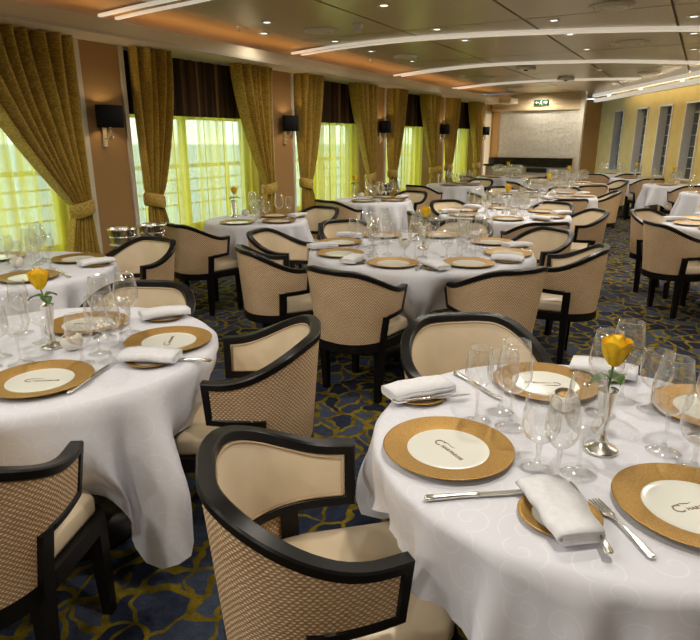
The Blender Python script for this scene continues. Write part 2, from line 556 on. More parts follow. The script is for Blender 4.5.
def drape(s_edge, side, seed, tie_z=0.92, top_w=0.52):
    """a tied-back drape: side=+1 hangs at the start of the bay, -1 at its end"""
    rnd = random.Random(seed)
    NS, NZ = 110, 46
    fold = 5.0 if top_w < 0.6 else 6.0 if top_w < 0.8 else 8.0
    ph = rnd.uniform(0, 6.28)
    rows, uvs = [], []
    ztop, zbot = CORN - 0.004, 0.03
    for a in range(NZ + 1):
        z = ztop + (zbot - ztop) * a / NZ
        if z >= tie_z:
            k = (ztop - z) / (ztop - tie_z)
            wd = top_w + (0.155 - top_w) * (k ** 1.7 if side > 0 else k ** 1.35)
            off = 0.02 + 0.05 * k
            amp = 0.085 * (1 - 0.5 * k)
        else:
            k = (tie_z - z) / (tie_z - zbot)
            wd = 0.155 + 0.17 * min(1, k * 1.7) ** 0.8
            off = 0.07 - 0.045 * k
            amp = 0.0275 + 0.028 * k
        pinch = math.exp(-((z - tie_z) / 0.055) ** 2)
        amp *= 1 - 0.55 * pinch
        r, ur = [], []
        for b2 in range(NS + 1):
            u = b2 / NS
            s = s_edge + side * (off + wd * u)
            f = 1.05 * math.sin(2 * PI * fold * u + ph) + 0.2 * math.sin(2 * PI * fold * 2.1 * u + ph * 1.7 + z) + 0.3 * math.sin(2 * PI * 2.2 * u + z * 2)
            n = 0.085 + amp * f
            r.append(wp(s, n, z)); ur.append((u * 1.25, z))
        rows.append(r); uvs.append(ur)
    m = MB(); m.grid(rows, uvs=uvs)
    tz = []
    for dz, rr in ((-0.06, 0.0), (-0.045, 0.012), (0.0, 0.016), (0.045, 0.012), (0.06, 0.0)):
        tz.append([wp(s_edge + side * (0.07 + 0.0775) + (0.098 + rr) * math.cos(q), 0.085 + (0.066 + rr) * math.sin(q) * -1, tie_z + dz + 0.02 * math.cos(q) * -side)
                   for q in [2 * PI * k / 28 for k in range(28)]])
    m2 = MB(); m2.grid(tz, closed=True, uvs=[[(k / 28 * 0.5, j * 0.03) for k in range(28)] for j in range(5)])
    return m, m2

ORD = {2: 'window before the first wall lamp', 3: 'window after the first wall lamp', 4: 'window after the second wall lamp',
       5: 'window after the third wall lamp', 6: 'window after the fourth wall lamp', 1: 'window', 0: 'window'}
for k, (b0, b1) in enumerate(bays):
    if k < 1:
        vis = False
    fr = MB()
    n0, n1 = -0.40, -0.34
    for lo, hi in ((b0, b0 + 0.07), (b1 - 0.07, b1), ((b0 + b1) / 2 - 0.03, (b0 + b1) / 2 + 0.03)):
        wbox(fr, lo, hi, n0, n1, 0.5, 2.0)
    for lo, hi in ((0.5, 0.58), (1.93, 2.0), (1.66, 1.70)):
        wbox(fr, b0, b1, n0, n1, lo, hi)
    wf = fr.build('window_%d' % (k + 1), 'window_frame_white'); tag(wf, kind='structure')
    for lo, hi in ((b0 + 0.07, (b0 + b1) / 2 - 0.03), ((b0 + b1) / 2 + 0.03, b1 - 0.07)):
        g = MB(); wbox(g, lo, hi, -0.375, -0.369, 0.58, 1.93); g.build('window_pane', 'window_glass', wf)
    if k == 0: continue
    # blind (brown, drawn a third of the way down)
    rows, uvs = pleated(b0 + 0.03, b1 - 0.03, 1.68, CORN - 0.01, -0.115, 0.016, 0.14, 120, 6, 40 + k)
    m = MB(); m.grid(rows, uvs=uvs)
    o = m.build('window_blind', 'blind_brown')
    tag(o, 'dark brown half-drawn blind at the ' + ORD[k], 'blind', 'brown blinds behind the sheers')
    rows, uvs = pleated(b0 + 0.01, b1 - 0.01, 0.04, CORN - 0.005, -0.20, 0.024, 0.15, 200, 8, 60 + k, 0.3)
    m = MB(); m.grid(rows, uvs=uvs)
    o = m.build('sheer_curtain', 'sheer_green')
    tag(o, 'yellow-green sheer curtain with soft pleats at the ' + ORD[k], 'curtain', 'green sheer curtains')
    for side, edge in ((1, b0), (-1, b1)):
        tw = 0.46 if side > 0 else 0.66
        if k == 2 and side < 0: tw = 0.98
        m, m2 = drape(edge, side, 10 * k + side, tie_z=0.92, top_w=tw)
        o = m.build('drape', 'drape_gold')
        m2.build('tieback', 'drape_gold', o)
        tag(o, '%s gold damask drape tied back at the %s' % ('narrow' if side > 0 else 'wide swept', ORD[k]), 'drape', 'gold tied-back drapes')

# outside: sea and a ship's promenade rail
sea = MB().box((-900, -900, -9.0), (900, 1400, -8.9)).build('sea', 'sea'); tag(sea, kind='structure')
mr = MB()
for z in (0.62, 0.78, 0.94, 1.10):
    wbox(mr, S0, S1, -1.55, -1.52, z, z + (0.022 if z < 1 else 0.05))
for s in [S0 + 1.3 * q for q in range(15)]:
    wbox(mr, s, s + 0.04, -1.56, -1.51, -0.1, 1.1)
rail = mr.build('trim_2', 'window_frame_white'); tag(rail, kind='structure')
md = MB(); wbox(md, S0, S1, -1.7, -0.43, -0.3, -0.1); o = md.build('promenade_deck', 'deck_grey'); tag(o, kind='structure')

# --- far wall: stone-clad niche over a counter
FX = WN; FY = WD                # far wall runs along WN at s = S1
FM = Matrix(((WN.x, WD.x, 0, F0.x), (WN.y, WD.y, 0, F0.y), (0, 0, 1, 0), (0, 0, 0, 1)))   # local x along far wall, local y away
FW = 2.02
mf = MB()
mf.box((-0.4, 0.0, 0), (FW, 0.15, CEIL), FM)
far = mf.build('wall_far', 'wall_cream'); tag(far, kind='structure')
mq = MB(); mq.box((FW - 0.05, -0.05, 0), (FW + 0.03, 0.16, CEIL - 0.002), FM); mq.build('corner_trim', 'trim_white', far)
mq = MB(); mq.box((0.02, -0.03, 0.0), (0.20, 0.0, 2.10), FM); mq.build('side_pilaster', 'wall_tan', far)
mq = MB(); mq.box((0.0, -0.06, 2.085), (FW - 0.05, 0.0, 2.13), FM); mq.build('niche_header', 'wall_cream', far)
ms = MB()
rs = random.Random(3)
z = 1.06
while z < 2.08:
    h = rs.choice((0.03, 0.04, 0.05)); x = 0.20
    while x < FW - 0.06:
        w = rs.uniform(0.10, 0.34); x1 = min(x + w, FW - 0.055)
        ms.box((x + 0.002, -rs.uniform(0.006, 0.014), z + 0.001), (x1 - 0.002, 0, min(z + h, 2.085) - 0.001), FM)
        x = x1
    z += h
o = ms.build('stone_cladding', 'stone_white', far); tag(o, kind='stuff')
cab = thing('sideboard', tuple(FM @ Vector((0.95, -0.30, 0))), WROT - PI / 2)
def fbox(x0, x1, y0, y1, z0, z1): return MB().box((x0, y0, z0), (x1, y1, z1))
fbox(-0.86, 0.94, -0.2, 0.26, 0.06, 0.88).build('body', 'cabinet_cream', cab)
fbox(-0.90, 0.97, -0.24, 0.268, 0.88, 0.92).build('worktop', 'counter_black', cab)
fbox(-0.90, 0.97, 0.21, 0.262, 0.92, 1.055).build('splashback', 'counter_black', cab)
for q in range(4):
    x = -0.84 + q * 0.445
    dd = fbox(x, x + 0.43, -0.222, -0.20, 0.10, 0.70).build('door', 'cabinet_cream', cab)
    fbox(x + 0.37, x + 0.385, -0.245, -0.222, 0.4, 0.55).build('handle', 'steel_brushed', dd)
fbox(0.08, 0.52, -0.226, -0.20, 0.76, 0.85).build('vent_grille', 'counter_black', cab)
tag(cab, 'pale sideboard with black stone top below the stone-clad wall', 'sideboard')
# emergency exit sign
sg = thing('exit_sign', tuple(FM @ Vector((1.12, -0.02, 2.19))), WROT - PI / 2)
fbox(-0.15, 0.15, -0.02, 0.018, 0, 0.115).build('panel', 'sign_green', sg)
m = MB()
m.prism([(-0.125, 0.057), (-0.095, 0.085), (-0.095, 0.066), (-0.055, 0.066), (-0.055, 0.048), (-0.095, 0.048), (-0.095, 0.029)], 0, 0.004, Matrix.Translation((0, -0.020, 0)) @ Matrix.Rotation(PI / 2, 4, 'X'))
m.build('arrow', 'sign_white', sg)
m = MB()
TX = Matrix.Translation((-0.01, -0.020, 0)) @ Matrix.Rotation(PI / 2, 4, 'X')
m.prism([(0.012 * math.cos(q * PI / 4) + 0.012, 0.093 + 0.011 * math.sin(q * PI / 4)) for q in range(8)], 0, 0.004, TX)
m.prism([(-0.012, 0.078), (0.016, 0.080), (0.022, 0.046), (0.040, 0.016), (0.028, 0.012), (0.006, 0.042), (-0.022, 0.016), (-0.032, 0.024), (-0.002, 0.052)], 0, 0.004, TX)
m.build('running_figure', 'sign_white', sg)
m = MB()
for q in range(4): m.box((0.055 + q * 0.021, -0.024, 0.04), (0.055 + q * 0.021 + 0.013, -0.020, 0.078))
m.build('lettering', 'sign_white', sg)
tag(sg, 'green emergency exit sign with arrow and running figure above the stone wall', 'sign')
# doorway at the end of the window wall
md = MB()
wbox(md, 10.60, 11.08, -0.32, -0.30, 0.0, 2.02)  # glowing sheet stands in for the bright light behind the opening
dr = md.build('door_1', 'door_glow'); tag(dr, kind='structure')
md = MB()
wbox(md, 10.58, 10.64, -0.30, 0.02, 0.0, 2.06); wbox(md, 11.03, 11.09, -0.30, 0.02, 0.0, 2.06); wbox(md, 10.58, 11.09, -0.30, 0.02, 2.02, 2.08)
md.build('door_frame', 'trim_white', dr)
md = MB(); wbox(md, 10.58, 11.1, -0.42, 0.0, 2.08, CORN + 0.02); wbox(md, 10.55, 11.2, -0.45, -0.33, 0.0, 2.1); md.build('door_header', 'wall_tan', dr)

# --- recess beside the niche, inner wall with four tall windows
tan = MB().box((F0.x + 0.9, 16.45, 0), (RX(16.5) + 0.1, 16.6, CEIL)).build('wall_recess', 'wall_tan'); tag(tan, kind='structure')
RANG = math.atan(0.068)
RM = Matrix.Translation((RX(0), 0, 0)) @ Matrix.Rotation(-RANG, 4, 'Z')   # local y along the wall, local -x into the room
wy = [9.25 - 3.2, 9.25 - 2.1, 9.25 - 1.0, 10.32, 11.42, 12.56, 13.72, 15.12]
wins = [(y - 0.30, y + 0.30) for y in wy[3:]]
wr = MB()
edges = [YB] + [e for w in wins for e in w] + [16.6]
for q in range(0, len(edges), 2):
    wr.box((0, edges[q], 0), (0.4, edges[q + 1], CEIL), RM)
for a, b2 in wins:
    wr.box((0, a, 0), (0.4, b2, 0.72), RM); wr.box((0, a, 2.12), (0.4, b2, CEIL), RM)
wall_right = wr.build('wall_right', 'wall_yellow'); tag(wall_right, kind='structure')
for q, (a, b2) in enumerate(wins):
    f = MB()
    for lo, hi in ((a, a + 0.035), (b2 - 0.035, b2)):
        f.box((-0.02, lo, 0.72), (0.14, hi, 2.12), RM)
    f.box((-0.02, a, 0.72), (0.14, b2, 0.75), RM); f.box((-0.02, a, 2.09), (0.14, b2, 2.12), RM)
    wf = f.build('window_%d' % (8 + q), 'jamb_metal'); tag(wf, kind='structure')
    g = MB().box((0.13, a + 0.035, 0.75), (0.136, b2 - 0.035, 2.09), RM); g.build('window_pane', 'window_glass', wf)
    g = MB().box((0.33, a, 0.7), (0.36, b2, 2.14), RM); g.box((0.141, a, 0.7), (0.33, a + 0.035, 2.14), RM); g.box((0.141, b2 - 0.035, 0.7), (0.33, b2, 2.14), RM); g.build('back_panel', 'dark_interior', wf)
    bars = MB()
    bars.box((0.145, (a + b2) / 2 - 0.012, 0.75), (0.165, (a + b2) / 2 + 0.012, 2.09), RM)
    for h in range(6): bars.box((0.14, a + 0.035, 0.93 + h * 0.2), (0.17, b2 - 0.035, 0.945 + h * 0.2), RM)
    bars.build('lattice', 'steel_brushed', wf)
# double light rail along the inner wall
mr = MB()
rail_r = thing('light_rail', (0, 0, 0))
for nm, x0, x1, z0, z1 in (('lower_rail', -0.80, -0.72, 2.275, 2.345), ('upper_rail', -0.84, -0.78, 2.380, 2.445)):
    MB().box((x0, 3.0, z0), (x1, 14.6, z1), RM).build(nm, 'arc_glow', rail_r)
m = MB().box((-0.72, 3.0, 2.30), (-0.52, 14.6, 2.32), RM); m.build('shelf', 'cornice_paint', rail_r)
for q in range(7):
    y = 3.5 + q * 1.75
    MB().box((-0.70, y, 2.32), (-0.64, y + 0.05, CEIL + 0.01), RM).build('bracket', 'white_plastic', rail_r)
m = MB().box((-0.60, 3.1, 2.322), (-0.54, 14.5, 2.335), RM); m.build('cove_light', 'rail_glow', rail_r)
tag(rail_r, 'long double white light rail hung along the yellow wall', 'light rail')
# wall behind the camera
o = MB().box((A.x, YB - 0.15, 0), (RX(YB) + 0.2, YB, CEIL)).build('wall_back', 'wall_tan'); tag(o, kind='structure')
o = MB().box((A.x - 0.1, YB - 0.1, 0), (A.x + 0.1, A.y + 0.1, CEIL)).build('wall_side', 'wall_tan'); tag(o, kind='structure')

# ================================================================== CEILING FIXTURES
# curved double light strips let into the ceiling: points measured on the ceiling plane
def arc_strip(pts, label, w=0.034, gap=0.15):
    P = [Vector((x, y)) for x, y in pts]
    sm = []
    for i in range(len(P) - 1):            # Catmull-Rom
        p0 = P[max(i - 1, 0)]; p1 = P[i]; p2 = P[i + 1]; p3 = P[min(i + 2, len(P) - 1)]
        for k in range(8):
            t = k / 8
            sm.append(0.5 * ((2 * p1) + (p2 - p0) * t + (2 * p0 - 5 * p1 + 4 * p2 - p3) * t * t + (3 * p1 - p0 - 3 * p2 + p3) * t ** 3))
    sm.append(P[-1])
    root = thing('curved_light_strip', (0, 0, 0))
    for nm, off, mat, ww, z0 in (('light_band', -gap / 2, 'arc_glow', w, CEIL - 0.022), ('light_band', gap / 2, 'arc_glow', w, CEIL - 0.022), ('channel', 0, 'cove_paint', 0.10, CEIL - 0.006)):
        m = MB(); rows = []
        for i, p in enumerate(sm):
            d = (sm[min(i + 1, len(sm) - 1)] - sm[max(i - 1, 0)]).normalized()
            nn = Vector((-d.y, d.x))
            a = p + nn * (off - ww / 2); b2 = p + nn * (off + ww / 2)
            rows.append([(a.x, a.y, CEIL - 0.0005), (a.x, a.y, z0), (b2.x, b2.y, z0), (b2.x, b2.y, CEIL - 0.0005)])
        idx = m.grid(rows, closed=True, smooth=False)
        m.cap(idx[0], True); m.cap(idx[-1])
        m.build(nm, mat, root)
    tag(root, label, 'light strip', 'curved ceiling light strips')
def px_arc(pts): return [atz(x, y, CEIL) for x, y in pts]
arc_strip(px_arc([(108, 15.5), (140, 8), (178, 0)]) + [(-0.6, 4.45), (0.6, 4.0), (2.0, 3.75), (3.6, 3.7)], 'curved double light strip in the ceiling near the first wall lamp')
arc_strip(px_arc([(297, 53), (340, 46), (400, 39), (470, 34), (540, 31), (620, 28.5), (700, 27.5)]) + [(4.6, 6.1)], 'long curved double light strip crossing the ceiling near the second wall lamp')
arc_strip(px_arc([(398, 75), (440, 69), (500, 63.5), (600, 60.5), (700, 62)]), 'curved double light strip crossing the ceiling near the third wall lamp')
arc_strip(px_arc([(455, 88), (500, 83), (560, 79.5), (640, 78)]), 'curved double light strip in the ceiling near the exit sign')

# downlights, some added for their light (each carries its own lamp)
def make_downlight():
    r = thing('downlight')
    MB().lathe([(0.030, 0.0), (0.030, -0.006), (0.052, -0.010), (0.056, -0.002), (0.056, 0.004)], 20).build('ring', 'white_plastic', r)
    MB().lathe([(0.0001, -0.003), (0.030, -0.003)], 16).build('bulb_lens', 'lamp_glow', r)
    return r
DL = Proto(make_downlight())
lamp = bpy.data.lights.new('downlight_lamp', 'SPOT')
lamp.energy = LAMP_W; lamp.color = WARM; lamp.spot_size = R(168); lamp.spot_blend = 0.55; lamp.shadow_soft_size = 0.06
lamp_wall = lamp.copy(); lamp_wall.energy = LAMP_W * 0.1
lamp_far = lamp.copy(); lamp_far.energy = LAMP_W * 0.62
vis_dl = [(267, 22), (264, 33), (384, 5), (335, 41), (437, 29), (371, 51), (412, 61), (554, 20), (570, 34), (465, 40), (694, 16), (694, 33), (587, 49), (694, 49), (462, 76), (600, 70), (540, 92)]
spots = [atz(x, y, CEIL) for x, y in vis_dl]
spots += [(-1.3, 3.0), (0.6, 2.2), (0.5, 0.9), (2.3, 3.2), (-1.2, 0.7), (-2.4, 1.8), (3.8, 0.6), (3.9, 3.4), (4.45, 9.3), (4.6, 11.2), (4.75, 13.1), (4.2, 7.2), (3.3, 13.2), (-1.7, -0.7), (-0.5, -1.4), (-3.0, 0.3)]  # extra downlights added to brighten the yellow wall, chairs and unseen near end
for i, (x, y) in enumerate(spots):
    o = DL.put((x, y, CEIL), 0, 'small round white downlight recessed in the bronze ceiling', 'downlight', 'ceiling downlights')
    near_wall = (Vector((x, y, 0)) - W0).dot(WN) < 1.05
    L = bpy.data.objects.new('lamp', lamp_wall if near_wall else lamp_far if i < len(vis_dl) else lamp); C.objects.link(L); L.parent = o; L.location = (0, 0, -0.03)

def make_diffuser():
    r = thing('ceiling_vent')
    MB().lathe([(0.17, 0.0), (0.17, -0.012), (0.155, -0.018), (0.135, -0.006), (0.135, 0.0)], 32).build('outer_ring', 'trim_white', r)
    MB().lathe([(0.125, -0.002), (0.115, -0.024), (0.095, -0.024), (0.085, -0.004)], 32).build('middle_ring', 'trim_white', r)
    MB().lathe([(0.0001, -0.026), (0.05, -0.026), (0.07, -0.012), (0.075, 0.0)], 32).build('center_cone', 'trim_white', r)
    return r
DF = Proto(make_diffuser())
for x, y in [(321, 30), (407, 56), (612, 5), (632, 42), (486, 77), (650, 72), (514, 87)]:
    p = atz(x, y, CEIL)
    DF.put((p[0], p[1], CEIL - 0.001), 0, 'round ringed air vent set in the bronze ceiling', 'vent', 'round ceiling vents')
def make_smoke():
    r = thing('smoke_detector')
    MB().lathe([(0.0001, -0.075), (0.026, -0.075), (0.032, -0.06), (0.032, -0.04), (0.05, -0.03), (0.05, 0.0)], 20).build('housing', 'white_plastic', r)
    MB().lathe([(0.033, -0.055), (0.036, -0.05), (0.033, -0.045)], 20).build('sensor_band', 'steel_brushed', r)
    return r
SMK = Proto(make_smoke())
p = atz(358, 24, CEIL)
SMK.put((p[0], p[1], CEIL), 0, 'white smoke detector hanging between the first two curved light strips', 'smoke detector')
def make_sprinkler():
    r = thing('sprinkler')
    MB().lathe([(0.022, 0.0), (0.022, -0.006), (0.007, -0.008), (0.006, -0.03)], 12).build('escutcheon', 'silver', r)
    MB().lathe([(0.0001, -0.046), (0.016, -0.044), (0.016, -0.041), (0.004, -0.030)], 12).build('deflector', 'silver', r)
    return r
SPR = Proto(make_sprinkler())
for x, y in [(239, 26), (611, 42), (371, 59), (566, 75)]:
    p = atz(x, y, CEIL)
    SPR.put((p[0], p[1], CEIL), 0, 'small chrome sprinkler head poking from the bronze ceiling', 'sprinkler', 'ceiling sprinklers')
for (x, y), lb in zip([(526, 66), (566, 77)], ('boxy white sensor on the ceiling before the third curved light strip', 'boxy white sensor on the ceiling past the third curved light strip')):
    p = atz(x, y, CEIL)
    r = thing('ceiling_sensor', (p[0], p[1], CEIL), 0.2)
    link('body', bevel_box((0.26, 0.12, 0.05), 0.012, 2, 'white_plastic', 'body', (0, 0, -0.026)), r)
    MB().lathe([(0.0001, -0.066), (0.03, -0.06), (0.035, -0.05)], 14).build('lens', 'counter_black', r)
    tag(r, lb, 'sensor')

# ================================================================== WALL LAMPS
def make_sconce():
    r = thing('wall_lamp')
    # local: -y away from the wall
    link('wall_plate', bevel_box((0.045, 0.022, 0.17), 0.006, 2, 'silver', 'wall_plate', (0, -0.012, 0.085)), r)
    m = MB(); m.tube([(0, -0.02, 0.07), (0, -0.07, 0.06), (0, -0.10, 0.085), (0, -0.10, 0.19)], 0.008, 8); m.build('arm', 'silver', r)
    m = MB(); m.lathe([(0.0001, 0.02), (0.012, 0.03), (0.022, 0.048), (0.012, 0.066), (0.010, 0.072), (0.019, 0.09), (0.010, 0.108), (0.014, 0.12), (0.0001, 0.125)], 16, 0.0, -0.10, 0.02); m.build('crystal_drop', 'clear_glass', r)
    prof = [(0.121, 0.155), (0.125, 0.155), (0.125, 0.33), (0.121, 0.33), (0.121, 0.157)]
    rows = [[(rr * math.cos(2 * PI * k / 32), -0.105 + 0.62 * rr * math.sin(2 * PI * k / 32), z) for k in range(32)] for rr, z in prof]
    m = MB(); m.grid(rows, closed=True); m.build('shade', 'shade_black', r)
    m = MB(); m.tube([(-0.118, -0.105, 0.30), (0.118, -0.105, 0.30)], 0.003, 6); m.build('shade_bar', 'silver', r)
    return r
SCN = Proto(make_sconce())
scl = bpy.data.lights.new('wall_lamp_bulb', 'POINT'); scl.energy = 1.2; scl.color = (1.0, 0.75, 0.45); scl.shadow_soft_size = 0.03
for k, lb in enumerate(['between the first two draped windows', 'between the second and third draped windows', 'between the third and fourth draped windows', 'between the last two draped windows', 'beside the bright doorway']):
    p = wp(k * PER + (0.27 if k else 0.20), 0.012, 1.40)
    o = SCN.put(tuple(p), WROT, 'black drum shade wall lamp on the tan panel ' + lb, 'wall lamp', 'black shaded wall lamps')
    L = bpy.data.objects.new('bulb_light', scl); C.objects.link(L); L.parent = o; L.location = (0, -0.105, 0.24)

# ================================================================== CHAIRS
HALF = [(0, -0.300), (0.075, -0.297), (0.150, -0.272), (0.215, -0.222), (0.262, -0.150), (0.284, -0.065), (0.282, 0.02), (0.268, 0.105)]
def catmull(P, n):
    out = []
    for i in range(len(P) - 1):
        p0 = Vector(P[max(i - 1, 0)]); p1 = Vector(P[i]); p2 = Vector(P[i + 1]); p3 = Vector(P[min(i + 2, len(P) - 1)])
        if i == 0: p0 = Vector((-P[1][0], P[1][1]))
        for k in range(n):
            t = k / n
            out.append(0.5 * ((2 * p1) + (p2 - p0) * t + (2 * p0 - 5 * p1 + 4 * p2 - p3) * t * t + (3 * p1 - p0 - 3 * p2 + p3) * t ** 3))
    out.append(Vector(P[-1]))
    return out
_h = catmull(HALF, 10)
_plan = [Vector((-p.x, p.y)) for p in reversed(_h[1:])] + _h
_s = [0.0]
for i in range(1, len(_plan)): _s.append(_s[-1] + (_plan[i] - _plan[i - 1]).length)
SMAX = _s[-1] / 2
_s = [q - SMAX for q in _s]
def plan(s):
    s = max(-SMAX, min(SMAX, s))
    for i in range(1, len(_s)):
        if s <= _s[i]:
            t = (s - _s[i - 1]) / (_s[i] - _s[i - 1])
            p = _plan[i - 1].lerp(_plan[i], t)
            d = (_plan[min(i + 1, len(_plan) - 1)] - _plan[max(i - 2, 0)]).normalized()
            return p, Vector((d.y, -d.x))         # outward normal
    return _plan[-1], Vector((1, 0))
def shell(s, z, off):
    p, n = plan(s)
    k = 0.77 + (1.0 - 0.77) * max(-0.1, min(1.1, (z - 0.36) / 0.40)) ** 1 if z > 0.36 else 0.77
    q = Vector((p.x * k, (p.y + 0.02) * (0.5 + 0.5 * k) - 0.02)) + n * off
    return (q.x, q.y, z)
SP = SMAX * 0.65                                   # where the leg post meets the shell
def ztop(s): return 0.678 + 0.117 * (1 - smoothstep(0.22, 0.90, abs(s) / SMAX))
ZLOW = 0.498
def zlow(s): return ZLOW + 0.012 * (abs(s) / SMAX) ** 2
NS = 44
def make_chair():
    root = thing('tub_chair')
    # --- fabric outside
    m = MB()
    def slab(s0, s1, n, zb, zt, o0, o1, inset_puff=0.0):
        rows0, rows1, u0 = [], [], []
        K = 7
        for i in range(n + 1):
            s = s0 + (s1 - s0) * i / n
            a, b2 = zb(s), zt(s)
            zz = [a + (b2 - a) * j / K for j in range(K + 1)]
            puff = [inset_puff * math.sin(PI * j / K) ** 0.6 * max(0.0, math.sin(PI * i / n)) ** 0.4 for j in range(K + 1)]
            rows0.append([shell(s, z, o0) for z in zz])
            rows1.append([shell(s, z, o1 - puff[j]) for j, z in enumerate(zz)])
            u0.append([(s, z) for z in zz])
        a = m.grid(rows0, uvs=u0); b2 = m.grid(rows1, uvs=u0)
        m.grid([[r[0] for r in rows0], [r[0] for r in rows1]], smooth=False); m.grid([[r[-1] for r in rows0], [r[-1] for r in rows1]], smooth=False)
        m.grid([rows0[0], rows1[0]], smooth=False); m.grid([rows0[-1], rows1[-1]], smooth=False)
    slab(-SP, SP, 34, lambda s: 0.375, lambda s: ztop(s) - 0.012, 0.0, -0.018)
    for sg in (-1, 1):
        slab(sg * SP, sg * (SMAX - 0.012), 10, lambda s: zlow(s) + 0.01, lambda s: ztop(s) - 0.012, 0.0, -0.018)
    m.build('outer_fabric', 'woven_fabric', root, fix=False)
    # --- leather inside
    m = MB()
    slab(-(SMAX - 0.030), SMAX - 0.030, 44, lambda s: zlow(s) + 0.024, lambda s: ztop(s) - 0.026, -0.0185, -0.030, 0.010)
    pad = m.build('inner_pad', 'cream_leather', root, fix=False)
    m = MB()
    lo = [shell(s, zlow(s) + 0.032, -0.034) for s in [(-1 + 2 * i / 40) * (SMAX - 0.036) for i in range(41)]]
    hi = [shell(s, ztop(s) - 0.034, -0.034) for s in [(-1 + 2 * i / 40) * (SMAX - 0.036) for i in range(41)]]
    m.tube(lo + list(reversed(hi)) + [lo[0]], 0.0035, 5, caps=False)
    m.build('piping', 'piping_cream', pad)
    # --- black rail that frames the shell (closed loop in unrolled coordinates, mitred inset)
    loop = [((-1 + 2 * i / NS) * SMAX, ztop((-1 + 2 * i / NS) * SMAX)) for i in range(NS + 1)]
    loop += [((1 - 2 * i / NS) * SMAX, zlow((1 - 2 * i / NS) * SMAX)) for i in range(NS + 1)]
    n = len(loop)
    rings = []
    W = 0.029
    for i in range(n):
        p0 = Vector(loop[i - 1]); p1 = Vector(loop[i]); p2 = Vector(loop[(i + 1) % n])
        d0 = (p1 - p0).normalized(); d1 = (p2 - p1).normalized()
        n0 = Vector((d0.y, -d0.x)); n1 = Vector((d1.y, -d1.x))
        bi = (n0 + n1); bi = bi / max(0.3, bi.length_squared) * 2
        q = p1 + bi * W
        low_mid = i > NS and abs(p1.x) < SP - 0.005
        o0 = 0.005 if not low_mid else -0.020
        o1 = -0.036
        e = 0.005
        def mixp(f): return p1.lerp(q, f)
        prof = [(0.0, o0 - e), (0.16, o0), (0.84, o0), (1.0, o0 - e), (1.0, o1 + e), (0.84, o1), (0.16, o1), (0.0, o1 + e)]
        rings.append([shell(mixp(f).x, mixp(f).y, off) for f, off in prof])
    m = MB(); rings.append(rings[0])
    for q in range(8):                       # one strip per side: soft along the curve, crisp across it
        m.grid([[rg[q], rg[(q + 1) % 8]] for rg in rings], smooth=True)
    fr = m.build('frame_rail', 'black_lacquer', root, fix=False)
    # --- seat frame and cushion: D plan
    def dplan(off, front):
        pts = []
        K = 26
        for i in range(K + 1):
            s = (-1 + 2 * i / K) * SMAX * 0.79
            x, y, _ = shell(s, 0.37, off); pts.append((x, y))
        xr, yr = pts[-1]
        fx = 0.222 + off
        right = [(xr + (fx - xr) * t, yr + (front - 0.035 - yr) * t) for t in (0.35, 0.7, 1.0)]
        right += [(fx - 0.03, front - 0.004)]
        frontp = [(fx * c, front + 0.012 * (1 - c * c)) for c in (0.6, 0.2, -0.2, -0.6)]
        left = [(-x, y) for x, y in reversed(right)]
        return pts + right + frontp + left
    m = MB().prism(dplan(0.004, 0.245), 0.325, 0.378); m.build('seat_frame', 'black_lacquer', root)
    m = MB(); rows = []
    for off, z in ((-0.004, 0.379), (0.0, 0.392), (0.0, 0.432), (-0.006, 0.442), (-0.022, 0.450), (-0.07, 0.456), (-0.16, 0.459)):
        pl = dplan(-0.020 + min(off, 0), 0.235 + off)
        if off < -0.03:
            k = 1 + off * 3.2
            pl0 = dplan(-0.042, 0.213)
            pl = [(x * k, (y) * k) for x, y in pl0]
        rows.append([(x, y, z) for x, y in pl])
    idx = m.grid(rows, closed=True); m.cap(idx[-1]); m.cap(idx[0], True)
    m.build('seat_cushion', 'cream_leather', root)
    # --- legs
    for sg in (-1, 1):
        m = MB(); rows = []
        for z, hw, in ((0.0, 0.017), (0.33, 0.0235), (0.40, 0.0235), (ZLOW + 0.03, 0.0235)):
            x, y, _ = shell(sg * SP, max(z, 0.2), -0.012)
            x -= sg * (0.012 if z < 0.1 else 0.0)
            rows.append([(x - hw, y - hw, z), (x + hw, y - hw, z), (x + hw, y + hw, z), (x - hw, y + hw, z)])
        idx = m.grid(rows, closed=True, smooth=False); m.cap(idx[0], True); m.cap(idx[-1]); m.build('leg', 'black_lacquer', root)
        m = MB(); rows = []
        for z, hw, y in ((0.0, 0.016, 0.218), (0.326, 0.023, 0.208)):
            x = sg * 0.192
            rows.append([(x - hw, y - hw, z), (x + hw, y - hw, z), (x + hw, y + hw, z), (x - hw, y + hw, z)])
        idx = m.grid(rows, closed=True, smooth=False); m.cap(idx[0], True); m.cap(idx[-1]); m.build('leg', 'black_lacquer', root)
    return root
CHAIR = Proto(make_chair())
CHAIRS = []
def chair(x, y, deg, label, group):
    CHAIRS.append((x, y, R(deg)))
    return CHAIR.put((x, y, 0), R(deg), label, 'chair', group)

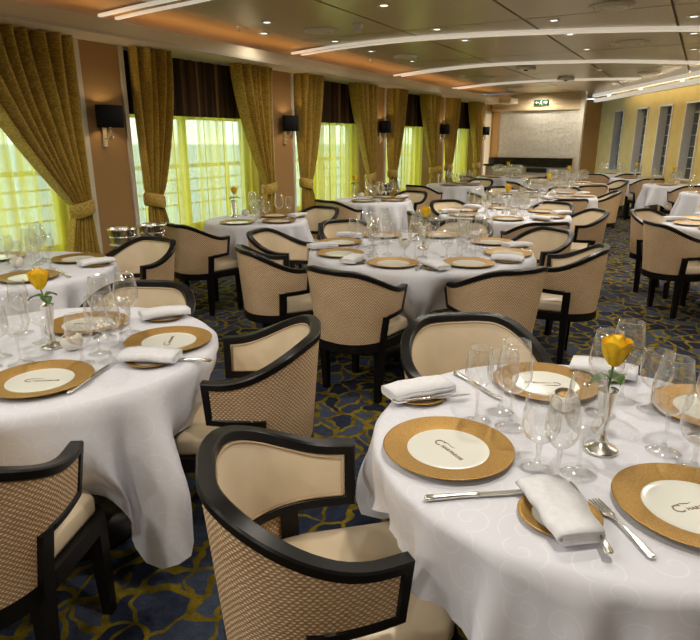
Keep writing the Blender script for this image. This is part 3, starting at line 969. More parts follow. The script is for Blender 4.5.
# ================================================================== TABLES AND TABLEWARE
TOP = 0.742
def cloth_mesh(r, half, rot, seed, folds=13, maxdrop=0.66):
    rnd = random.Random(seed)
    N = 168
    ph = [rnd.uniform(0, 6.28) for _ in range(5)]
    m = MB(); rows, uvs = [], []
    def drop(a):
        c = abs(math.cos(a - rot)); s = abs(math.sin(a - rot))
        return min(half / max(c, s) - r, maxdrop)
    ang = [2 * PI * k / N for k in range(N)]
    for f in (0.0, 0.3, 0.6, 0.85, 0.965):
        rr = r * f + 0.0005
        rows.append([(rr * math.cos(a), rr * math.sin(a), TOP) for a in ang]); uvs.append([(rr * math.cos(a), rr * math.sin(a)) for a in ang])
    K = 12
    for k in range(K + 1):
        row, ur = [], []
        for a in ang:
            D = drop(a)
            t = k / K
            L = D * t
            # rounded edge, then hanging with folds that open downwards
            e = min(1.0, L / 0.03)
            rad = r * 0.985 + 0.015 * math.sin(e * PI / 2)
            z = TOP - 0.003 - 0.014 * (1 - math.cos(e * PI / 2)) - max(0, L - 0.03)
            open_ = smoothstep(0.0, 0.38, L)
            w = math.sin(folds * a + ph[0]) + 0.5 * math.sin(folds * 1.73 * a + ph[1]) + 0.35 * math.sin(folds * 0.55 * a + ph[2])
            sharp = smoothstep(0.25, 0.6, D)
            rad += open_ * (0.045 + 0.052 * w + 0.05 * sharp * math.sin(3 * folds * 0.5 * a + ph[3]))
            row.append((rad * math.cos(a), rad * math.sin(a), max(z, 0.02))); ur.append(((r + L) * math.cos(a), (r + L) * math.sin(a)))
        rows.append(row); uvs.append(ur)
    # close the seam of the polar grid by repeating the first column
    for row, ur in zip(rows, uvs): row.append(row[0]); ur.append(ur[0])
    m.grid(rows, uvs=uvs)
    return m.mesh('tablecloth', 'table_linen', fix=True)

# --- glasses
def make_glass(name, prof_bowl, foot_r, stem_r, z_bowl, k=1.1):
    prof_bowl = [(a * k, b2 * k) for a, b2 in prof_bowl]; foot_r *= k; z_bowl *= k
    r = thing(name)
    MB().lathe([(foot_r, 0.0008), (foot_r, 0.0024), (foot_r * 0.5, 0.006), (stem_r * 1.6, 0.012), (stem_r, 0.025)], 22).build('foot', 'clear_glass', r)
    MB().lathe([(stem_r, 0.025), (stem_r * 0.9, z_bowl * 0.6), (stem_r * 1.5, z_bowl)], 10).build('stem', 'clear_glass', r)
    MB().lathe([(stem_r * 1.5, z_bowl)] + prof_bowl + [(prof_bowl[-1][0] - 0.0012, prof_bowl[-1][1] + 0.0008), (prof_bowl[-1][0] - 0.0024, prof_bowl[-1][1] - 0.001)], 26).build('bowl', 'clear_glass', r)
    return r
G_RED = Proto(make_glass('red_wine_glass', [(0.018, 0.092), (0.034, 0.108), (0.041, 0.130), (0.0405, 0.155), (0.035, 0.190), (0.031, 0.214)], 0.037, 0.0042, 0.086))
G_WHITE = Proto(make_glass('white_wine_glass', [(0.014, 0.088), (0.027, 0.102), (0.0325, 0.122), (0.032, 0.145), (0.028, 0.172), (0.0255, 0.188)], 0.034, 0.004, 0.083))
G_WATER = Proto(make_glass('water_goblet', [(0.016, 0.062), (0.031, 0.074), (0.038, 0.094), (0.0385, 0.115), (0.036, 0.140), (0.034, 0.155)], 0.035, 0.0055, 0.056))
GK = {'r': (G_RED, 'tall red wine glass'), 'w': (G_WHITE, 'slim white wine glass'), 'g': (G_WATER, 'short-stemmed water goblet')}

# --- charger plate with printed name
def text_mesh(body, size):
    cu = bpy.data.curves.new('lettering', 'FONT')
    cu.body = body; cu.size = size; cu.align_x = 'CENTER'; cu.align_y = 'CENTER'; cu.extrude = 0.0004; cu.resolution_u = 2
    cu.space_character = 1.08
    o = bpy.data.objects.new('lettering', cu); C.objects.link(o)
    me = bpy.data.meshes.new_from_object(o.evaluated_get(bpy.context.evaluated_depsgraph_get()))
    bpy.data.objects.remove(o)
    me.materials.clear(); me.materials.append(M['print_ink'])
    return me
TXT = None
def make_plate(printed):
    r = thing('charger_plate')
    MB().lathe([(0.097, 0.0078), (0.100, 0.0088), (0.125, 0.0125), (0.150, 0.0165), (0.1545, 0.0172), (0.1555, 0.0158), (0.150, 0.0135), (0.11, 0.007), (0.095, 0.002), (0.07, 0.0008), (0.0001, 0.0008)], 64).build('rim', 'plate_gold', r)
    well = MB().lathe([(0.0001, 0.0062), (0.080, 0.0062), (0.092, 0.0070), (0.0975, 0.0082)], 48).build('well', 'porcelain', r)
    if printed:
        global TXT
        if TXT is None:
            TXT = (text_mesh('HARTREUSE', 0.0135), text_mesh('C', 0.036))
        link('lettering', TXT[0], well, (0.020, -0.004, 0.0070))
        link('initial_letter', TXT[1], well, (-0.036, 0.000, 0.0070))
        m = MB(); m.tube([(-0.036, 0.0125, 0.0068), (-0.02, 0.0155, 0.0068), (-0.004, 0.0125, 0.0068), (0.006, 0.0165, 0.0068)], [0.0004, 0.0009, 0.0007, 0.0003], 5)
        m.build('flourish', 'print_ink', well)
    return r
PLATE = Proto(make_plate(True))
PLATE_FAR = Proto(make_plate(False))
def make_side_plate():
    r = thing('side_plate')
    MB().lathe([(0.052, 0.005), (0.072, 0.0095), (0.080, 0.012), (0.081, 0.011), (0.07, 0.006), (0.05, 0.0008), (0.0001, 0.0008)], 40).build('rim', 'plate_gold', r)
    MB().lathe([(0.0001, 0.0040), (0.048, 0.0040), (0.053, 0.0054)], 32).build('well', 'porcelain', r)
    return r
SIDE = Proto(make_side_plate())

# --- folded napkin: layered folds extruded with a soft sag
def make_napkin(seed, L=0.195, wd=0.098):
    rnd = random.Random(seed)
    r = thing('napkin')
    def fold(path, th, name, sink=0.0):
        rows = []
        K = 14
        for j in range(K + 1):
            y = -L / 2 + L * j / K
            wob = 0.0025 * math.sin(y * 40 + seed) + 0.002 * math.sin(y * 90 + seed * 2)
            sag = -0.006 * abs(y / (L / 2)) ** 2
            ring_o, ring_i = [], []
            for i, (x, z) in enumerate(path):
                a = Vector(path[max(i - 1, 0)]); b2 = Vector(path[min(i + 1, len(path) - 1)])
                d = (b2 - a).normalized(); nn = Vector((-d.y, d.x))
                k = 1 + 0.05 * math.sin(y * 25 + seed)
                ring_o.append((x * k + nn.x * th + wob, y + 0.004 * math.sin(x * 60), max(0.001, z + nn.y * th + sag * (z / 0.03))))
                ring_i.append((x * k - nn.x * th + wob, y + 0.004 * math.sin(x * 60), max(0.0005, z - nn.y * th + sag * (z / 0.03))))
            rows.append(ring_o + list(reversed(ring_i)))
        m = MB(); idx = m.grid(rows, closed=True); m.cap(idx[0], True); m.cap(idx[-1])
        return m.build(name, 'napkin_cloth', r)
    def loop(w, z0, z1, open_side=1):
        pts = []
        h = (z1 - z0) / 2; zc = (z0 + z1) / 2
        pts += [(open_side * w * 0.96, z0), (0, z0 - 0.0), (-open_side * (w - h), z0)]
        for k in range(1, 8):
            a = PI * k / 8
            pts.append((-open_side * (w - h) - open_side * h * math.sin(a), zc - h * math.cos(a)))
        pts += [(-open_side * (w - h), z1), (0, z1 + 0.002), (open_side * w * 0.9, z1 - 0.003)]
        return pts
    fold(loop(wd / 2, 0.004, 0.029, 1), 0.0024, 'outer_fold')
    fold(loop(wd / 2 * 0.90, 0.0092, 0.0238, -1), 0.0024, 'inner_fold')
    fold(loop(wd / 2 * 0.78, 0.0135, 0.0195, 1), 0.0022, 'inner_fold')
    return r
NAP = Proto(make_napkin(1))

# --- cutlery
def make_knife():
    r = thing('table_knife')
    rows = []
    for y, w, h in ((-0.118, 0.004, 0.003), (-0.112, 0.0095, 0.006), (-0.09, 0.0085, 0.006), (-0.04, 0.0062, 0.005), (-0.012, 0.006, 0.005), (-0.006, 0.0085, 0.006), (0.0, 0.0068, 0.004)):
        rows.append([(w * math.cos(a), y, 0.006 + h * math.sin(a)) for a in [2 * PI * k / 10 for k in range(10)]])
    m = MB(); idx = m.grid(rows, closed=True); m.cap(idx[0], True); m.cap(idx[-1]); m.build('handle', 'silver', r)
    out = [(-0.006, 0.0), (0.006, 0.0), (0.008, 0.03), (0.009, 0.07), (0.0075, 0.10), (0.002, 0.118), (-0.003, 0.117), (-0.006, 0.10)]
    m = MB().prism(out, 0.0052, 0.0068); m.build('blade', 'silver', r)
    return r
KNIFE = Proto(make_knife())
def make_fork():
    r = thing('table_fork')
    rows = []
    for y, w, z in ((-0.115, 0.003, 0.005), (-0.110, 0.0085, 0.005), (-0.085, 0.0075, 0.006), (-0.03, 0.004, 0.010), (0.0, 0.0035, 0.010), (0.02, 0.006, 0.006), (0.033, 0.0125, 0.004), (0.05, 0.0125, 0.004)):
        rows.append([(w * math.cos(a), y * 0.9, z + 0.0018 * math.sin(a)) for a in [2 * PI * k / 10 for k in range(10)]])
    m = MB(); idx = m.grid(rows, closed=True); m.cap(idx[0], True); m.cap(idx[-1]); m.build('handle', 'silver', r)
    for q in range(4):
        x = -0.0105 + q * 0.007
        m = MB().box((x - 0.0016, 0.043, 0.003), (x + 0.0016, 0.084, 0.0055)); m.build('tine', 'silver', r)
    return r
FORK = Proto(make_fork())

# --- bud vase, rose, tea-light globe
def make_vase():
    r = thing('bud_vase')
    MB().lathe([(0.0001, 0.0), (0.040, 0.0), (0.041, 0.004), (0.036, 0.009), (0.020, 0.014), (0.011, 0.022)], 28).build('base', 'silver', r)
    MB().lathe([(0.011, 0.022), (0.014, 0.028), (0.009, 0.034), (0.0115, 0.06), (0.016, 0.11), (0.0225, 0.155), (0.024, 0.158), (0.021, 0.154), (0.013, 0.10)], 24).build('body', 'silver', r)
    return r
VASE = Proto(make_vase())
def make_rose():
    r = thing('yellow_rose')
    m = MB(); m.tube([(0, 0, 0.05), (0.0, 0, 0.15), (0.006, 0.002, 0.185), (0.012, 0.004, 0.212)], 0.0028, 7); m.build('stem', 'rose_stem', r)
    c = Vector((0.014, 0.004, 0.246))
    rnd = random.Random(5)
    m = MB(); m.lathe([(0.0001, -0.032), (0.012, -0.027), (0.019, -0.010), (0.020, 0.010), (0.016, 0.028), (0.009, 0.036), (0.0001, 0.033)], 14, c.x, c.y, c.z); m.build('bud', 'rose_petal', r)
    for ring, (n, rad, hgt, open_) in enumerate(((4, 0.0205, 0.040, -0.25), (5, 0.0245, 0.036, -0.05), (5, 0.0275, 0.028, 0.42))):
        for k in range(n):
            a0 = 2 * PI * k / n + ring * 0.5
            span = 2 * PI / n * 0.74
            rows = []
            for i in range(6):
                v = i / 5
                z = -0.034 + (hgt + 0.034) * v
                rr = rad * (0.45 + 0.62 * math.sin(min(1, v * 1.25) * PI / 2)) * (1 - (0.38 if ring < 2 else 0.12) * v ** 3) + max(open_, 0) * 0.018 * v ** 3
                ww = span * (0.75 + 0.35 * math.sin(PI * v)) * (1 if v < 0.85 else 0.75)
                row = []
                for j in range(6):
                    u = -1 + 2 * j / 5
                    a = a0 + ww * u
                    r2 = rr * (1 + 0.06 * u * u)
                    row.append((c.x + r2 * math.cos(a), c.y + r2 * math.sin(a), c.z + z - 0.006 * u * u * v))
                rows.append(row)
            m = MB(); m.grid(rows); m.build('petal', 'rose_petal', r)
    for a, l, dz in ((0.2, 0.062, -0.012), (2.5, 0.05, -0.022), (4.3, 0.045, 0.0)):
        rows = []
        for i in range(7):
            t = i / 6; w = 0.019 * math.sin(PI * min(1, t * 1.05)) ** 0.8 + 0.0006
            cx = math.cos(a) * l * t + 0.004; cy = math.sin(a) * l * t; cz = 0.178 + 0.012 * math.sin(PI * t) + dz * t
            nx, ny = -math.sin(a), math.cos(a)
            rows.append([(cx - nx * w, cy - ny * w, cz + 0.006), (cx, cy, cz), (cx + nx * w, cy + ny * w, cz + 0.006)])
        m = MB(); m.grid(rows); m.build('leaf', 'rose_leaf', r)
    return r
ROSE = Proto(make_rose())
def make_votive():
    r = thing('tealight_globe')
    Rr = 0.036
    pr = []
    rows = []
    for i in range(13):
        th = PI * (0.04 + 0.72 * i / 12)        # from the base up to the slanted opening
        rows.append([])
        for k in range(28):
            a = 2 * PI * k / 28
            lim = th * (1 + 0.10 * math.cos(a) * (i / 12))
            rows[-1].append((Rr * 1.08 * math.sin(lim) * math.cos(a), Rr * 1.08 * math.sin(lim) * math.sin(a), 0.033 - Rr * math.cos(lim) * 0.92))
    inner = [[(x * 0.93, y * 0.93, z * 0.985 + 0.001) for x, y, z in row] for row in reversed(rows[3:])]
    m = MB(); idx = m.grid(rows + inner, closed=True); m.cap(idx[0], True); m.cap(idx[-1])
    m.build('globe', 'candle_ceramic', r)
    m = MB(); m.lathe([(0.0001, 0.050), (0.015, 0.051), (0.017, 0.049), (0.017, 0.02)], 16); m.build('candle', 'candle_wax', r)
    m = MB(); m.tube([(0, 0, 0.050), (0.001, 0, 0.056)], 0.0008, 5); m.build('wick', 'print_ink', r)
    return r
VOT = Proto(make_votive())

def make_table_base(r):
    root = thing('round_table')
    MB().lathe([(0.0001, TOP - 0.035), (r * 0.96, TOP - 0.035), (r * 0.965, TOP - 0.02), (r * 0.96, TOP - 0.006), (0.0001, TOP - 0.006)], 48).build('tabletop', 'table_wood', root)
    MB().lathe([(0.05, 0.03), (0.05, TOP - 0.036)], 20).build('pedestal', 'black_lacquer', root)
    MB().lathe([(0.0001, 0.0), (0.24, 0.0), (0.24, 0.015), (0.06, 0.04), (0.05, 0.05)], 28).build('foot_plate', 'black_lacquer', root)
    return root

TB_CACHE = {}
CLOTHS = []
def table(x, y, r, half, rot, seed, desc, folds=13, maxdrop=0.66):
    key = round(r, 3)
    if key not in TB_CACHE: TB_CACHE[key] = Proto(make_table_base(r))
    TB_CACHE[key].put((x, y, 0), 0, 'round pedestal table: the ' + desc, 'table', 'round dining tables')
    o = link('tablecloth', cloth_mesh(r, half, R(rot), seed, folds, maxdrop), None, (x, y, 0))
    CLOTHS.append((o, x, y, r))
    tag(o, 'white damask tablecloth on the ' + desc, 'tablecloth', 'white tablecloths')
    return (x, y, r)

def centre(x, y, desc, rose=True, rot=0.0, sep=0.10, va=0.0):
    if rose:
        VASE.put((x, y, TOP + 0.001), rot, 'slim silver bud vase on the ' + desc, 'vase', 'silver bud vases')
        ROSE.put((x, y, TOP + 0.004), rot, 'single yellow rose in the silver vase on the ' + desc, 'rose', 'yellow roses')
    VOT.put((x + sep * math.cos(va), y + sep * math.sin(va), TOP + 0.001), rot, 'white ceramic tealight globe on the ' + desc, 'candle holder', 'tealight globes')

def glasses(desc, items):
    for it in items:
        k, x, y = it[:3]
        pr, nm = GK[k]
        if len(it) > 3:
            pr.put((x, y, TOP + 0.0012), random.uniform(0, 6), '%s %s' % (nm, it[3]), 'glass', '%ses on the %s' % (nm.replace('goblet', 'goblet glass'), desc))
            continue
        pr.put((x, y, TOP + 0.0012), random.uniform(0, 6), '%s on the %s' % (nm, desc), 'glass', '%ses on the %s' % (nm.replace('goblet', 'goblet glass'), desc))

def setting(x, y, ring, deg, desc, kinds='rwg', plate=True, napkin=True, cut=True, far=True, nrot=0.0, small=False):
    """a place laid at angle deg round the table; the diner sits outside"""
    a = R(deg)
    ux, uy = math.cos(a), math.sin(a)           # outward
    rx, ry = -uy, ux                            # diner's right hand side when facing inward
    def P(o, r): return (x + ux * o + rx * r, y + uy * o + ry * r)
    rz = a + PI / 2                             # local +y points inward
    p = P(ring, 0)
    if plate:
        (PLATE_FAR if far else PLATE).put((p[0], p[1], TOP + 0.001), rz, 'gold-rimmed charger plate on the ' + desc, 'plate', 'charger plates on the ' + desc)
    if napkin:
        p = P(ring + 0.03, -0.245)
        SIDE.put((p[0], p[1], TOP + 0.001), rz, 'small gold-rimmed side plate under a napkin on the ' + desc, 'plate', 'side plates on the ' + desc)
        NAP.put((p[0], p[1], TOP + 0.0125), rz + nrot, 'folded white napkin on a side plate on the ' + desc, 'napkin', 'napkins on the ' + desc)
    if cut:
        p = P(ring + 0.01, 0.178)
        KNIFE.put((p[0], p[1], TOP + 0.001), rz, 'silver knife beside a charger plate on the ' + desc, 'knife', 'knives on the ' + desc)
    offs = {'r': (-0.135, 0.152), 'w': (-0.055, 0.208), 'g': (-0.205, 0.055), 'x': (-0.2, 0.16)} if small else {'x': (-0.292, 0.105), 'r': (-0.20, 0.075), 'w': (-0.165, 0.155), 'g': (-0.245, -0.005)}
    out = []
    for k in kinds:
        o, r = offs[k]
        q = P(ring + o, r)
        out.append((k.replace('x', 'w'), q[0] + random.uniform(-.003, .003), q[1] + random.uniform(-.003, .003)))
    glasses(desc, out)

def px(xp, yp, z=TOP): return atz(xp, yp, z)

# ------------------------------------------------------------------ table one: the big laid table (foreground)
D1 = 'table with scalloped cloth edge'
T1 = table(0.605, 1.355, 0.54, 0.70, 20, 11, D1, folds=23)
for (u, v), rot, lb in (((448, 447), -62, 'with the long knife below it'), ((545, 382), 172, 'partly behind the tealight globe and wine glasses'), ((694, 505), 12, 'next to the fork'), ((713, 408), 95, 'seen through wine glasses beyond the vase')):
    p = px(u, v, TOP + 0.012)
    o = PLATE.put((p[0], p[1], TOP + 0.001), R(rot), 'printed gold-rimmed charger plate ' + lb, 'plate', 'charger plates on the ' + D1)
gl = []
for k, u, v, lb in (('w', 476, 421, 'between printed plate and napkin before the cream chair'), ('r', 510, 427, 'in front of the plate beside the tealight globe'), ('g', 500, 412, 'tucked behind the glasses near the cream chair'),
                    ('g', 537, 468, 'beside the tealight, nearest the long knife'), ('r', 578, 473, 'between the silver vase and the front napkin'), ('w', 556, 487, 'just behind the front napkin'),
                    ('r', 600, 414, 'behind the rose vase, before the rear napkin'), ('r', 621, 400, 'directly behind the yellow rose blossom'), ('g', 651, 410, 'beyond the rose, near the rear napkin'),
                    ('r', 663, 451, 'beside the silver vase, over a charger plate'), ('g', 693, 470, 'behind the plate next to the fork'), ('w', 703, 440, 'at the rim of the plate beyond the vase'), ('g', 738, 473, 'past the plate next to the fork')):
    p = px(u, v); gl.append((k, p[0], p[1], lb))
glasses(D1, gl)
p = px(600, 450); q = px(563, 411)
VASE.put((p[0], p[1], TOP + 0.001), 0.4, 'slim silver bud vase on the ' + D1, 'vase', 'silver bud vases')
ROSE.put((p[0], p[1], TOP + 0.004), 0.5, 'single yellow rose in the silver vase on the ' + D1, 'rose', 'yellow roses')
VOT.put((q[0], q[1], TOP + 0.001), 1.0, 'white ceramic tealight globe on the ' + D1, 'candle holder', 'tealight globes')
def lay(u, v, nrot, lab, kn=None, desc=D1, z=0.0125, side=True, sw=(0, 0)):
    p = px(u, v)
    if side: SIDE.put((p[0] + sw[0], p[1] + sw[1], TOP + 0.001), 0, 'side plate under the napkin ' + lab, 'plate', 'side plates on the ' + desc)
    NAP.put((p[0], p[1], TOP + z), R(nrot), 'folded white napkin ' + lab, 'napkin', 'napkins on the ' + desc)
    if kn: KNIFE.put((p[0] + kn[0], p[1] + kn[1], TOP + (kn[3] if len(kn) > 3 else 0.012)), R(kn[2]), 'silver butter knife under the napkin ' + lab, 'knife', 'knives on the ' + desc)
lay(559, 518, 6, 'next to the fork', kn=(0.050, -0.015, -3))
lay(419, 397, -66, 'beside the slim glass before a cream chair', kn=(0.03, -0.045, -78))
lay(603, 375, 60, 'behind the rose vase and wine glasses')
p = px(479, 497); KNIFE.put((p[0], p[1], TOP + 0.001), R(-83), 'silver knife whose blade points at the napkin beside the fork', 'knife')
p = (0.520, 1.000); FORK.put((p[0], p[1], TOP + 0.001), R(11), 'silver four-tined fork beside a charger plate', 'fork')
p = px(477, 387); KNIFE.put((p[0], p[1], TOP + 0.001), R(205), 'silver knife beside the hidden charger plate on the ' + D1, 'knife')

chair(-0.03, 1.205, -77, 'cream-lined tub chair pulled up beside the scalloped tablecloth and printed plate', 'tub chairs')
chair(0.47, 2.02, 188, 'cream-lined tub chair behind the printed plates and white wine glass', 'tub chairs')

# ------------------------------------------------------------------ table two
D2 = 'table with low-hanging cloth corner'
T2 = table(-1.07, 2.04, 0.575, 0.86, 1, 12, D2, folds=12, maxdrop=0.70)
for (u, v), rot, lb in (((40, 379), 4, 'with a knife at its rim'), ((169, 340), 95, 'between two napkins'), ((88, 323), 178, 'hidden behind the rose vase')):
    p = px(u, v, TOP + 0.012)
    PLATE.put((p[0], p[1], TOP + 0.001), R(rot), 'gold charger plate %s on the %s' % (lb, D2), 'plate', 'charger plates on the ' + D2)
gl = []
for k, u, v, lb in (('g', 83, 364, 'just in front of the tealight globe near a knife'), ('w', 100, 354, 'beside the tealight, behind the tall red glass'), ('r', 111, 361, 'next to the napkin over the hanging cloth corner'),
                    ('r', 105, 338, 'before the charger plate hidden behind the vase'), ('g', 122, 346, 'between tall red glasses, near a charger plate'), ('r', 130, 333, 'before the cream chair behind the rose'),
                    ('r', 21, 364, 'above the rim of the plate with a knife'), ('g', 0, 357, 'past the silver vase, beside a tall red glass'), ('w', 24, 333, 'behind the silver vase toward the window'),
                    ('g', 44, 342, 'right beside the foot of the silver vase'), ('w', -10, 368, 'at the cut-off side of the low-cornered cloth'), ('g', -18, 350, 'beyond the glasses at the cut-off cloth side')):
    p = px(u, v); gl.append((k, p[0], p[1], lb))
glasses(D2, gl)
p = px(53, 347); q = px(73, 350)
VASE.put((p[0], p[1], TOP + 0.001), 0.1, 'slim silver bud vase on the ' + D2, 'vase', 'silver bud vases')
ROSE.put((p[0], p[1], TOP + 0.004), 2.9, 'single yellow rose in the silver vase on the ' + D2, 'rose', 'yellow roses')
VOT.put((q[0], q[1], TOP + 0.001), 0.6, 'white ceramic tealight globe on the ' + D2, 'candle holder', 'tealight globes')
lay(151, 362, 84, 'at the edge over the hanging cloth corner', desc=D2)
lay(165, 318, 118, 'between charger plate and cream chair by the rose', desc=D2)
p = px(90, 380); KNIFE.put((p[0], p[1], TOP + 0.001), R(-8), 'silver knife next to a charger plate on the ' + D2, 'knife', 'knives on the ' + D2)
p = px(178, 361); KNIFE.put((p[0], p[1], TOP + 0.001), R(85), 'silver knife next to a charger plate on the ' + D2, 'knife', 'knives on the ' + D2)
chair(-0.99, 1.39, -6, 'woven-backed tub chair seen with front leg on the blue and yellow carpet', 'tub chairs')
chair(-0.415, 2.12, 93, 'woven tub chair between two laid tables with arm against the cloth', 'tub chairs')
chair(-1.0, 2.60, 176, 'cream-lined tub chair behind the rose with its back to the window table', 'tub chairs')
chair(-1.75, 2.1, -95, 'tub chair beside the window side of the ' + D2, 'tub chairs')

# ------------------------------------------------------------------ table three (beside the first window)
D3 = 'table beside the first draped window'
table(-1.97, 3.44, 0.56, 0.80, 10, 13, D3, folds=16, maxdrop=0.6)
setting(-1.97, 3.44, 0.37, 40, D3, 'rwg'); setting(-1.97, 3.44, 0.37, -50, D3, 'rwg', napkin=False); setting(-1.97, 3.44, 0.37, 130, D3, 'rg', napkin=False); setting(-1.97, 3.44, 0.37, -140, D3, 'rg', napkin=False)
centre(-1.95, 3.46, D3, rose=False, sep=0.0)
chair(-1.50, 4.02, 148, 'cream-lined tub chair in front of the two ice buckets', 'tub chairs')

# ------------------------------------------------------------------ table four (big central table)
D4 = 'big central eight-chair table'
table(0.48, 4.08, 0.76, 1.0, 30, 14, D4, folds=15)
for q in range(8):
    setting(0.48, 4.08, 0.59, -112 + q * 45, D4, 'rwgx', far=True, cut=(q % 2 == 0), napkin=(q != 5))
centre(0.50, 4.08, D4, rot=0.3, sep=0.13, va=2.8)
for x, y, d, lb in ((-0.44, 3.93, -66, 'woven tub chair with stepped black arm, facing the central table from the ice-bucket side'),
                    (0.06, 3.38, -37, 'woven tub chair with its broad back turned outward at the big central table'),
                    (0.82, 3.42, 24, 'woven tub chair at the central table behind the cream-lined chair'),
                    (1.40, 3.97, 66, 'woven tub chair at the central table on the carpeted aisle'),
                    (1.38, 4.58, 116, 'cream-lined tub chair at the central table next to the aisle chair'),
                    (-0.46, 4.52, -108, 'cream-lined tub chair at the central table backing onto the small window table'),
                    (0.04, 4.99, 206, 'tub chair on the far side of the central table, back to the third window'),
                    (0.90, 5.0, 155, 'cream-lined tub chair on the far side of the central table')):
    chair(x, y, d, lb, 'tub chairs')

# ------------------------------------------------------------------ window tables
D5 = 'small window table past the ice buckets'
table(-0.88, 5.64, 0.47, 0.72, 40, 15, D5, folds=14)
for a in (-115, -35, 60): setting(-0.88, 5.64, 0.29, a, D5, 'rwg', napkin=a == 60, cut=False, small=True)
centre(-1.12, 5.84, D5, rot=0.2, sep=0.13, va=0.75)
chair(-1.27, 5.18, -44, 'woven tub chair beside the ice buckets at the small window table', 'tub chairs')
chair(-0.42, 6.12, 140, 'pale-lined tub chair at the small window table past the ice buckets', 'tub chairs')
D6 = 'window table past the second wall lamp'
table(0.29, 7.60, 0.47, 0.86, 20, 16, D6, folds=13)
for a in (-115, -35, 60): setting(0.29, 7.60, 0.29, a, D6, 'rwg', napkin=a == 60, cut=False, small=True)
centre(0.05, 7.80, D6, rot=0.2, sep=0.13, va=0.75)
chair(-0.10, 7.18, -46, 'woven tub chair at the window table near the second wall lamp', 'tub chairs')
chair(0.72, 8.10, 140, 'pale-lined tub chair at the window table near the third wall lamp', 'tub chairs')
D7 = 'window table under the fourth wall lamp'
table(1.74, 10.2, 0.46, 0.84, 20, 17, D7, folds=13)
for a in (-115, -35, 60): setting(1.74, 10.2, 0.29, a, D7, 'rwg', napkin=a == 60, cut=False, small=True)
centre(1.50, 10.4, D7, rot=0.2, sep=0.13, va=0.75)
chair(1.18, 9.55, -46, 'woven tub chair at the window table near the fourth wall lamp', 'tub chairs')
chair(2.2, 10.75, 140, 'tub chair at the window table under the last draped window', 'tub chairs')

# ------------------------------------------------------------------ middle row
D8 = 'table behind the central table'
table(1.55, 6.08, 0.64, 0.92, 15, 18, D8)
for q in range(6): setting(1.55, 6.08, 0.46, -100 + q * 60, D8, 'rwgx', cut=False)
centre(1.57, 6.12, D8, rot=0.2, sep=0.10, va=-0.9)
for x, y, d, lb in ((0.86, 5.82, -78, 'facing it from the window side'), (1.62, 5.33, 12, 'with woven back to the central table'), (2.22, 5.98, 96, 'with pale lining on the aisle side'),
                    (2.12, 6.60, 132, 'at the aisle-side far corner'), (1.20, 6.78, 206, 'on its far side toward the windows')):
    chair(x, y, d, 'tub chair at the %s, %s' % (D8, lb), 'tub chairs')
D9 = 'third middle-row table'
table(2.62, 8.15, 0.64, 0.92, 30, 19, D9)
for q in range(6): setting(2.62, 8.15, 0.46, -80 + q * 60, D9, 'rwgx', cut=False, napkin=q % 2 == 0)
centre(2.63, 8.18, D9, rot=0.2, sep=0.10, va=-0.9)
for x, y, d, lb in ((2.58, 7.42, 10, 'with its woven back to the second table'), (1.86, 8.05, -84, 'facing it from the window side'), (3.38, 8.35, 72, 'standing out on the aisle'),
                    (2.30, 8.86, 200, 'on its far side toward the windows'), (3.05, 8.80, 150, 'on its far side toward the aisle')):
    chair(x, y, d, 'tub chair at the %s, %s' % (D9, lb), 'tub chairs')
D10 = 'fourth middle-row table'
table(3.66, 10.35, 0.64, 0.92, 10, 20, D10)
for q in range(6): setting(3.66, 10.35, 0.46, -80 + q * 60, D10, 'rwgx', cut=False, napkin=False)
centre(3.66, 10.37, D10, rot=0.2, sep=0.10, va=-0.9)
for x, y, d, lb in ((3.72, 9.62, 4, 'with its woven back to the third table'), (2.92, 10.2, -80, 'facing it from the window side'), (4.42, 10.5, 92, 'on the aisle side'), (3.5, 11.1, 185, 'on its far side')):
    chair(x, y, d, 'tub chair at the %s, %s' % (D10, lb), 'tub chairs')
D12 = 'last table before the sideboard'
table(3.15, 12.35, 0.6, 0.88, 30, 21, D12)
for q in range(6): setting(3.15, 12.35, 0.42, -80 + q * 60, D12, 'rwg', cut=False, napkin=False)
centre(3.15, 12.37, D12, rot=0.2, sep=0.10, va=-0.9)
for x, y, d, lb in ((2.45, 11.95, -65, 'facing it from the window side'), (3.9, 12.4, 95, 'on the aisle side')):
    chair(x, y, d, 'tub chair at the %s, %s' % (D12, lb), 'tub chairs')

# ------------------------------------------------------------------ aisle table at the edge and the row along the yellow wall
D11 = 'table across the aisle'
table(3.42, 5.28, 0.60, 0.86, 20, 22, D11)
for a in (180, 120, -120): setting(3.42, 5.28, 0.42, a, D11, 'rwg', cut=False)
chair(2.83, 5.10, -88, 'woven tub chair across the aisle, black legs on dark carpet', 'tub chairs')
chair(3.06, 5.86, -146, 'cream-lined tub chair across the aisle behind the woven one', 'tub chairs')
chair(3.06, 4.46, -25, 'tub chair partly cut off at the table across the aisle', 'tub chairs')
for i, (x, y, nm) in enumerate(((5.02, 8.55, 'first'), (5.24, 10.15, 'second'), (5.40, 11.85, 'third'), (5.72, 13.45, 'fourth'))):
    dd = '%s small table along the yellow wall' % nm
    table(x, y, 0.35, 0.66, 40 + 7 * i, 30 + i, dd, folds=9)
    setting(x, y, 0.17, -120, dd, 'rwg', cut=False, napkin=False, small=True)
    glasses(dd, [('r', x - 0.17, y + 0.13), ('w', x - 0.06, y + 0.19), ('g', x - 0.24, y + 0.05)])
    if i in (1, 2): centre(x + 0.17, y + 0.19, dd, rot=0.2, sep=0.10, va=-0.9)
    chair(x + 0.02, y - 0.60, 2, 'tub chair beside the ' + dd, 'tub chairs')
chair(5.12, 12.75, -40, 'tub chair beside the fourth small table, near the recess', 'tub chairs')

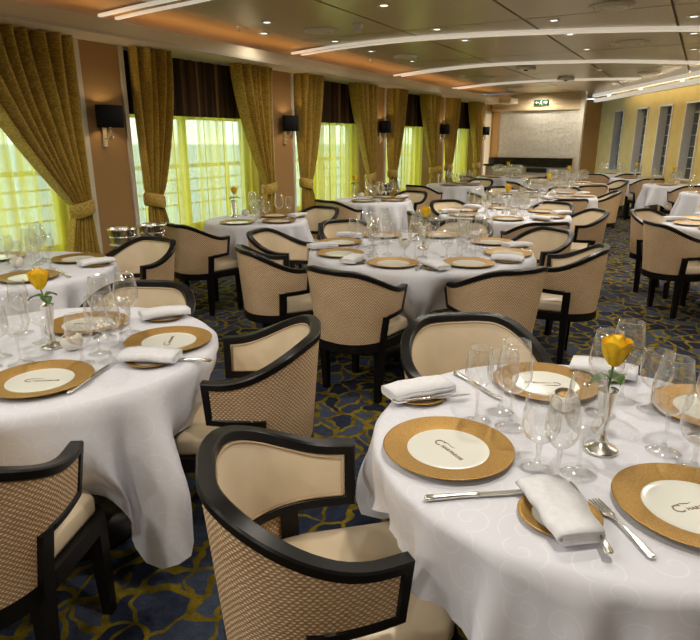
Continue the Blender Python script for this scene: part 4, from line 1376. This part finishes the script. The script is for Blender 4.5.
# ------------------------------------------------------------------ ice buckets on stands
def make_bucket():
    r = thing('ice_bucket')
    MB().lathe([(0.0001, 0.0), (0.070, 0.0), (0.075, 0.01), (0.088, 0.10), (0.103, 0.185), (0.112, 0.20), (0.112, 0.208), (0.104, 0.206), (0.098, 0.185), (0.083, 0.10), (0.070, 0.012), (0.0001, 0.012)], 36).build('pail', 'silver', r)
    MB().lathe([(0.096, 0.140), (0.101, 0.144), (0.098, 0.150)], 36).build('band', 'silver', r)
    for sg in (-1, 1):
        m = MB(); m.tube([(sg * 0.098, 0, 0.17), (sg * 0.125, 0, 0.172), (sg * 0.132, 0, 0.155), (sg * 0.125, 0, 0.13), (sg * 0.094, 0, 0.128)], 0.006, 8); m.build('handle', 'silver', r)
    return r
def make_stand():
    r = thing('bucket_stand')
    ring = [(0.094 * math.cos(2 * PI * k / 28), 0.094 * math.sin(2 * PI * k / 28), 0.70) for k in range(29)]
    m = MB(); m.tube(ring, 0.006, 8, caps=False); m.build('ring', 'steel_brushed', r)
    MB().lathe([(0.0001, 0.606), (0.06, 0.606), (0.065, 0.612), (0.0001, 0.612)], 20).build('tray', 'steel_brushed', r)
    for k in range(3):
        a = 2 * PI * k / 3 + 0.3
        m = MB(); m.tube([(0.10 * math.cos(a), 0.10 * math.sin(a), 0.008), (0.075 * math.cos(a), 0.075 * math.sin(a), 0.3), (0.065 * math.cos(a), 0.065 * math.sin(a), 0.609), (0.098 * math.cos(a), 0.098 * math.sin(a), 0.70)], 0.008, 8)
        m.build('leg', 'steel_brushed', r)
    return r
BUCK = Proto(make_bucket()); STAND = Proto(make_stand())
for u, v, lb in ((122, 228, 'standing against the tan wall panel'), (152, 224, 'in front of the gold drape')):
    p = atz(u, v, 0.82)
    STAND.put((p[0], p[1], 0), 0.2, 'thin steel stand holding the ice bucket ' + lb, 'bucket stand', 'ice bucket stands')
    BUCK.put((p[0], p[1], 0.613), -0.5, 'polished silver ice bucket with ring handles ' + lb, 'ice bucket', 'silver ice buckets')
p = wp(5.0, 0.30, 0)
STAND.put((p.x, p.y, 0), 0.2, 'thin steel stand by the third wall lamp', 'bucket stand', 'ice bucket stands')
BUCK.put((p.x, p.y, 0.613), -0.5, 'polished silver ice bucket by the third wall lamp', 'ice bucket', 'silver ice buckets')

# ------------------------------------------------------------------ the hanging cloth gives way to chairs pushed in under the tables
for o, tx, ty, tr in CLOTHS:
    near = [c for c in CHAIRS if math.hypot(c[0] - tx, c[1] - ty) < tr + 0.6 and -math.sin(c[2]) * (tx - c[0]) + math.cos(c[2]) * (ty - c[1]) > 0.3]
    me = o.data
    nv = len(me.vertices)
    disp = [(0.0, 0.0)] * nv
    for vtx in me.vertices:
        z = vtx.co.z
        if z > 0.705: continue
        X0, Y0 = vtx.co.x + tx, vtx.co.y + ty
        X, Y = X0, Y0
        for cx, cy, ca in near:
            dx, dy = X - cx, Y - cy
            lx = dx * math.cos(ca) + dy * math.sin(ca)
            ly = -dx * math.sin(ca) + dy * math.cos(ca)
            k = 1 - smoothstep(0.42, 0.56, z)
            lim = 0.13 + 0.155 * k
            wx = 1 - smoothstep(0.30, 0.44, abs(lx))
            wz = 1 - smoothstep(0.60, 0.70, z)
            if -0.5 < ly < lim and wx > 0:
                d = (lim - ly) * wx * wz
                X += -math.sin(ca) * d; Y += math.cos(ca) * d
        disp[vtx.index] = (X - X0, Y - Y0)
    nb = [[] for _ in range(nv)]
    for e in me.edges:
        a, b2 = e.vertices
        nb[a].append(b2); nb[b2].append(a)
    low = [v.index for v in me.vertices if v.co.z < 0.70]
    for it in range(10):
        new = list(disp)
        for q in low:
            m_ = len(nb[q])
            ax = sum(disp[w][0] for w in nb[q]) / m_; ay = sum(disp[w][1] for w in nb[q]) / m_
            new[q] = (0.5 * disp[q][0] + 0.5 * ax, 0.5 * disp[q][1] + 0.5 * ay)
        disp = new
    for q in low:
        me.vertices[q].co.x += disp[q][0]; me.vertices[q].co.y += disp[q][1]
    me.update()
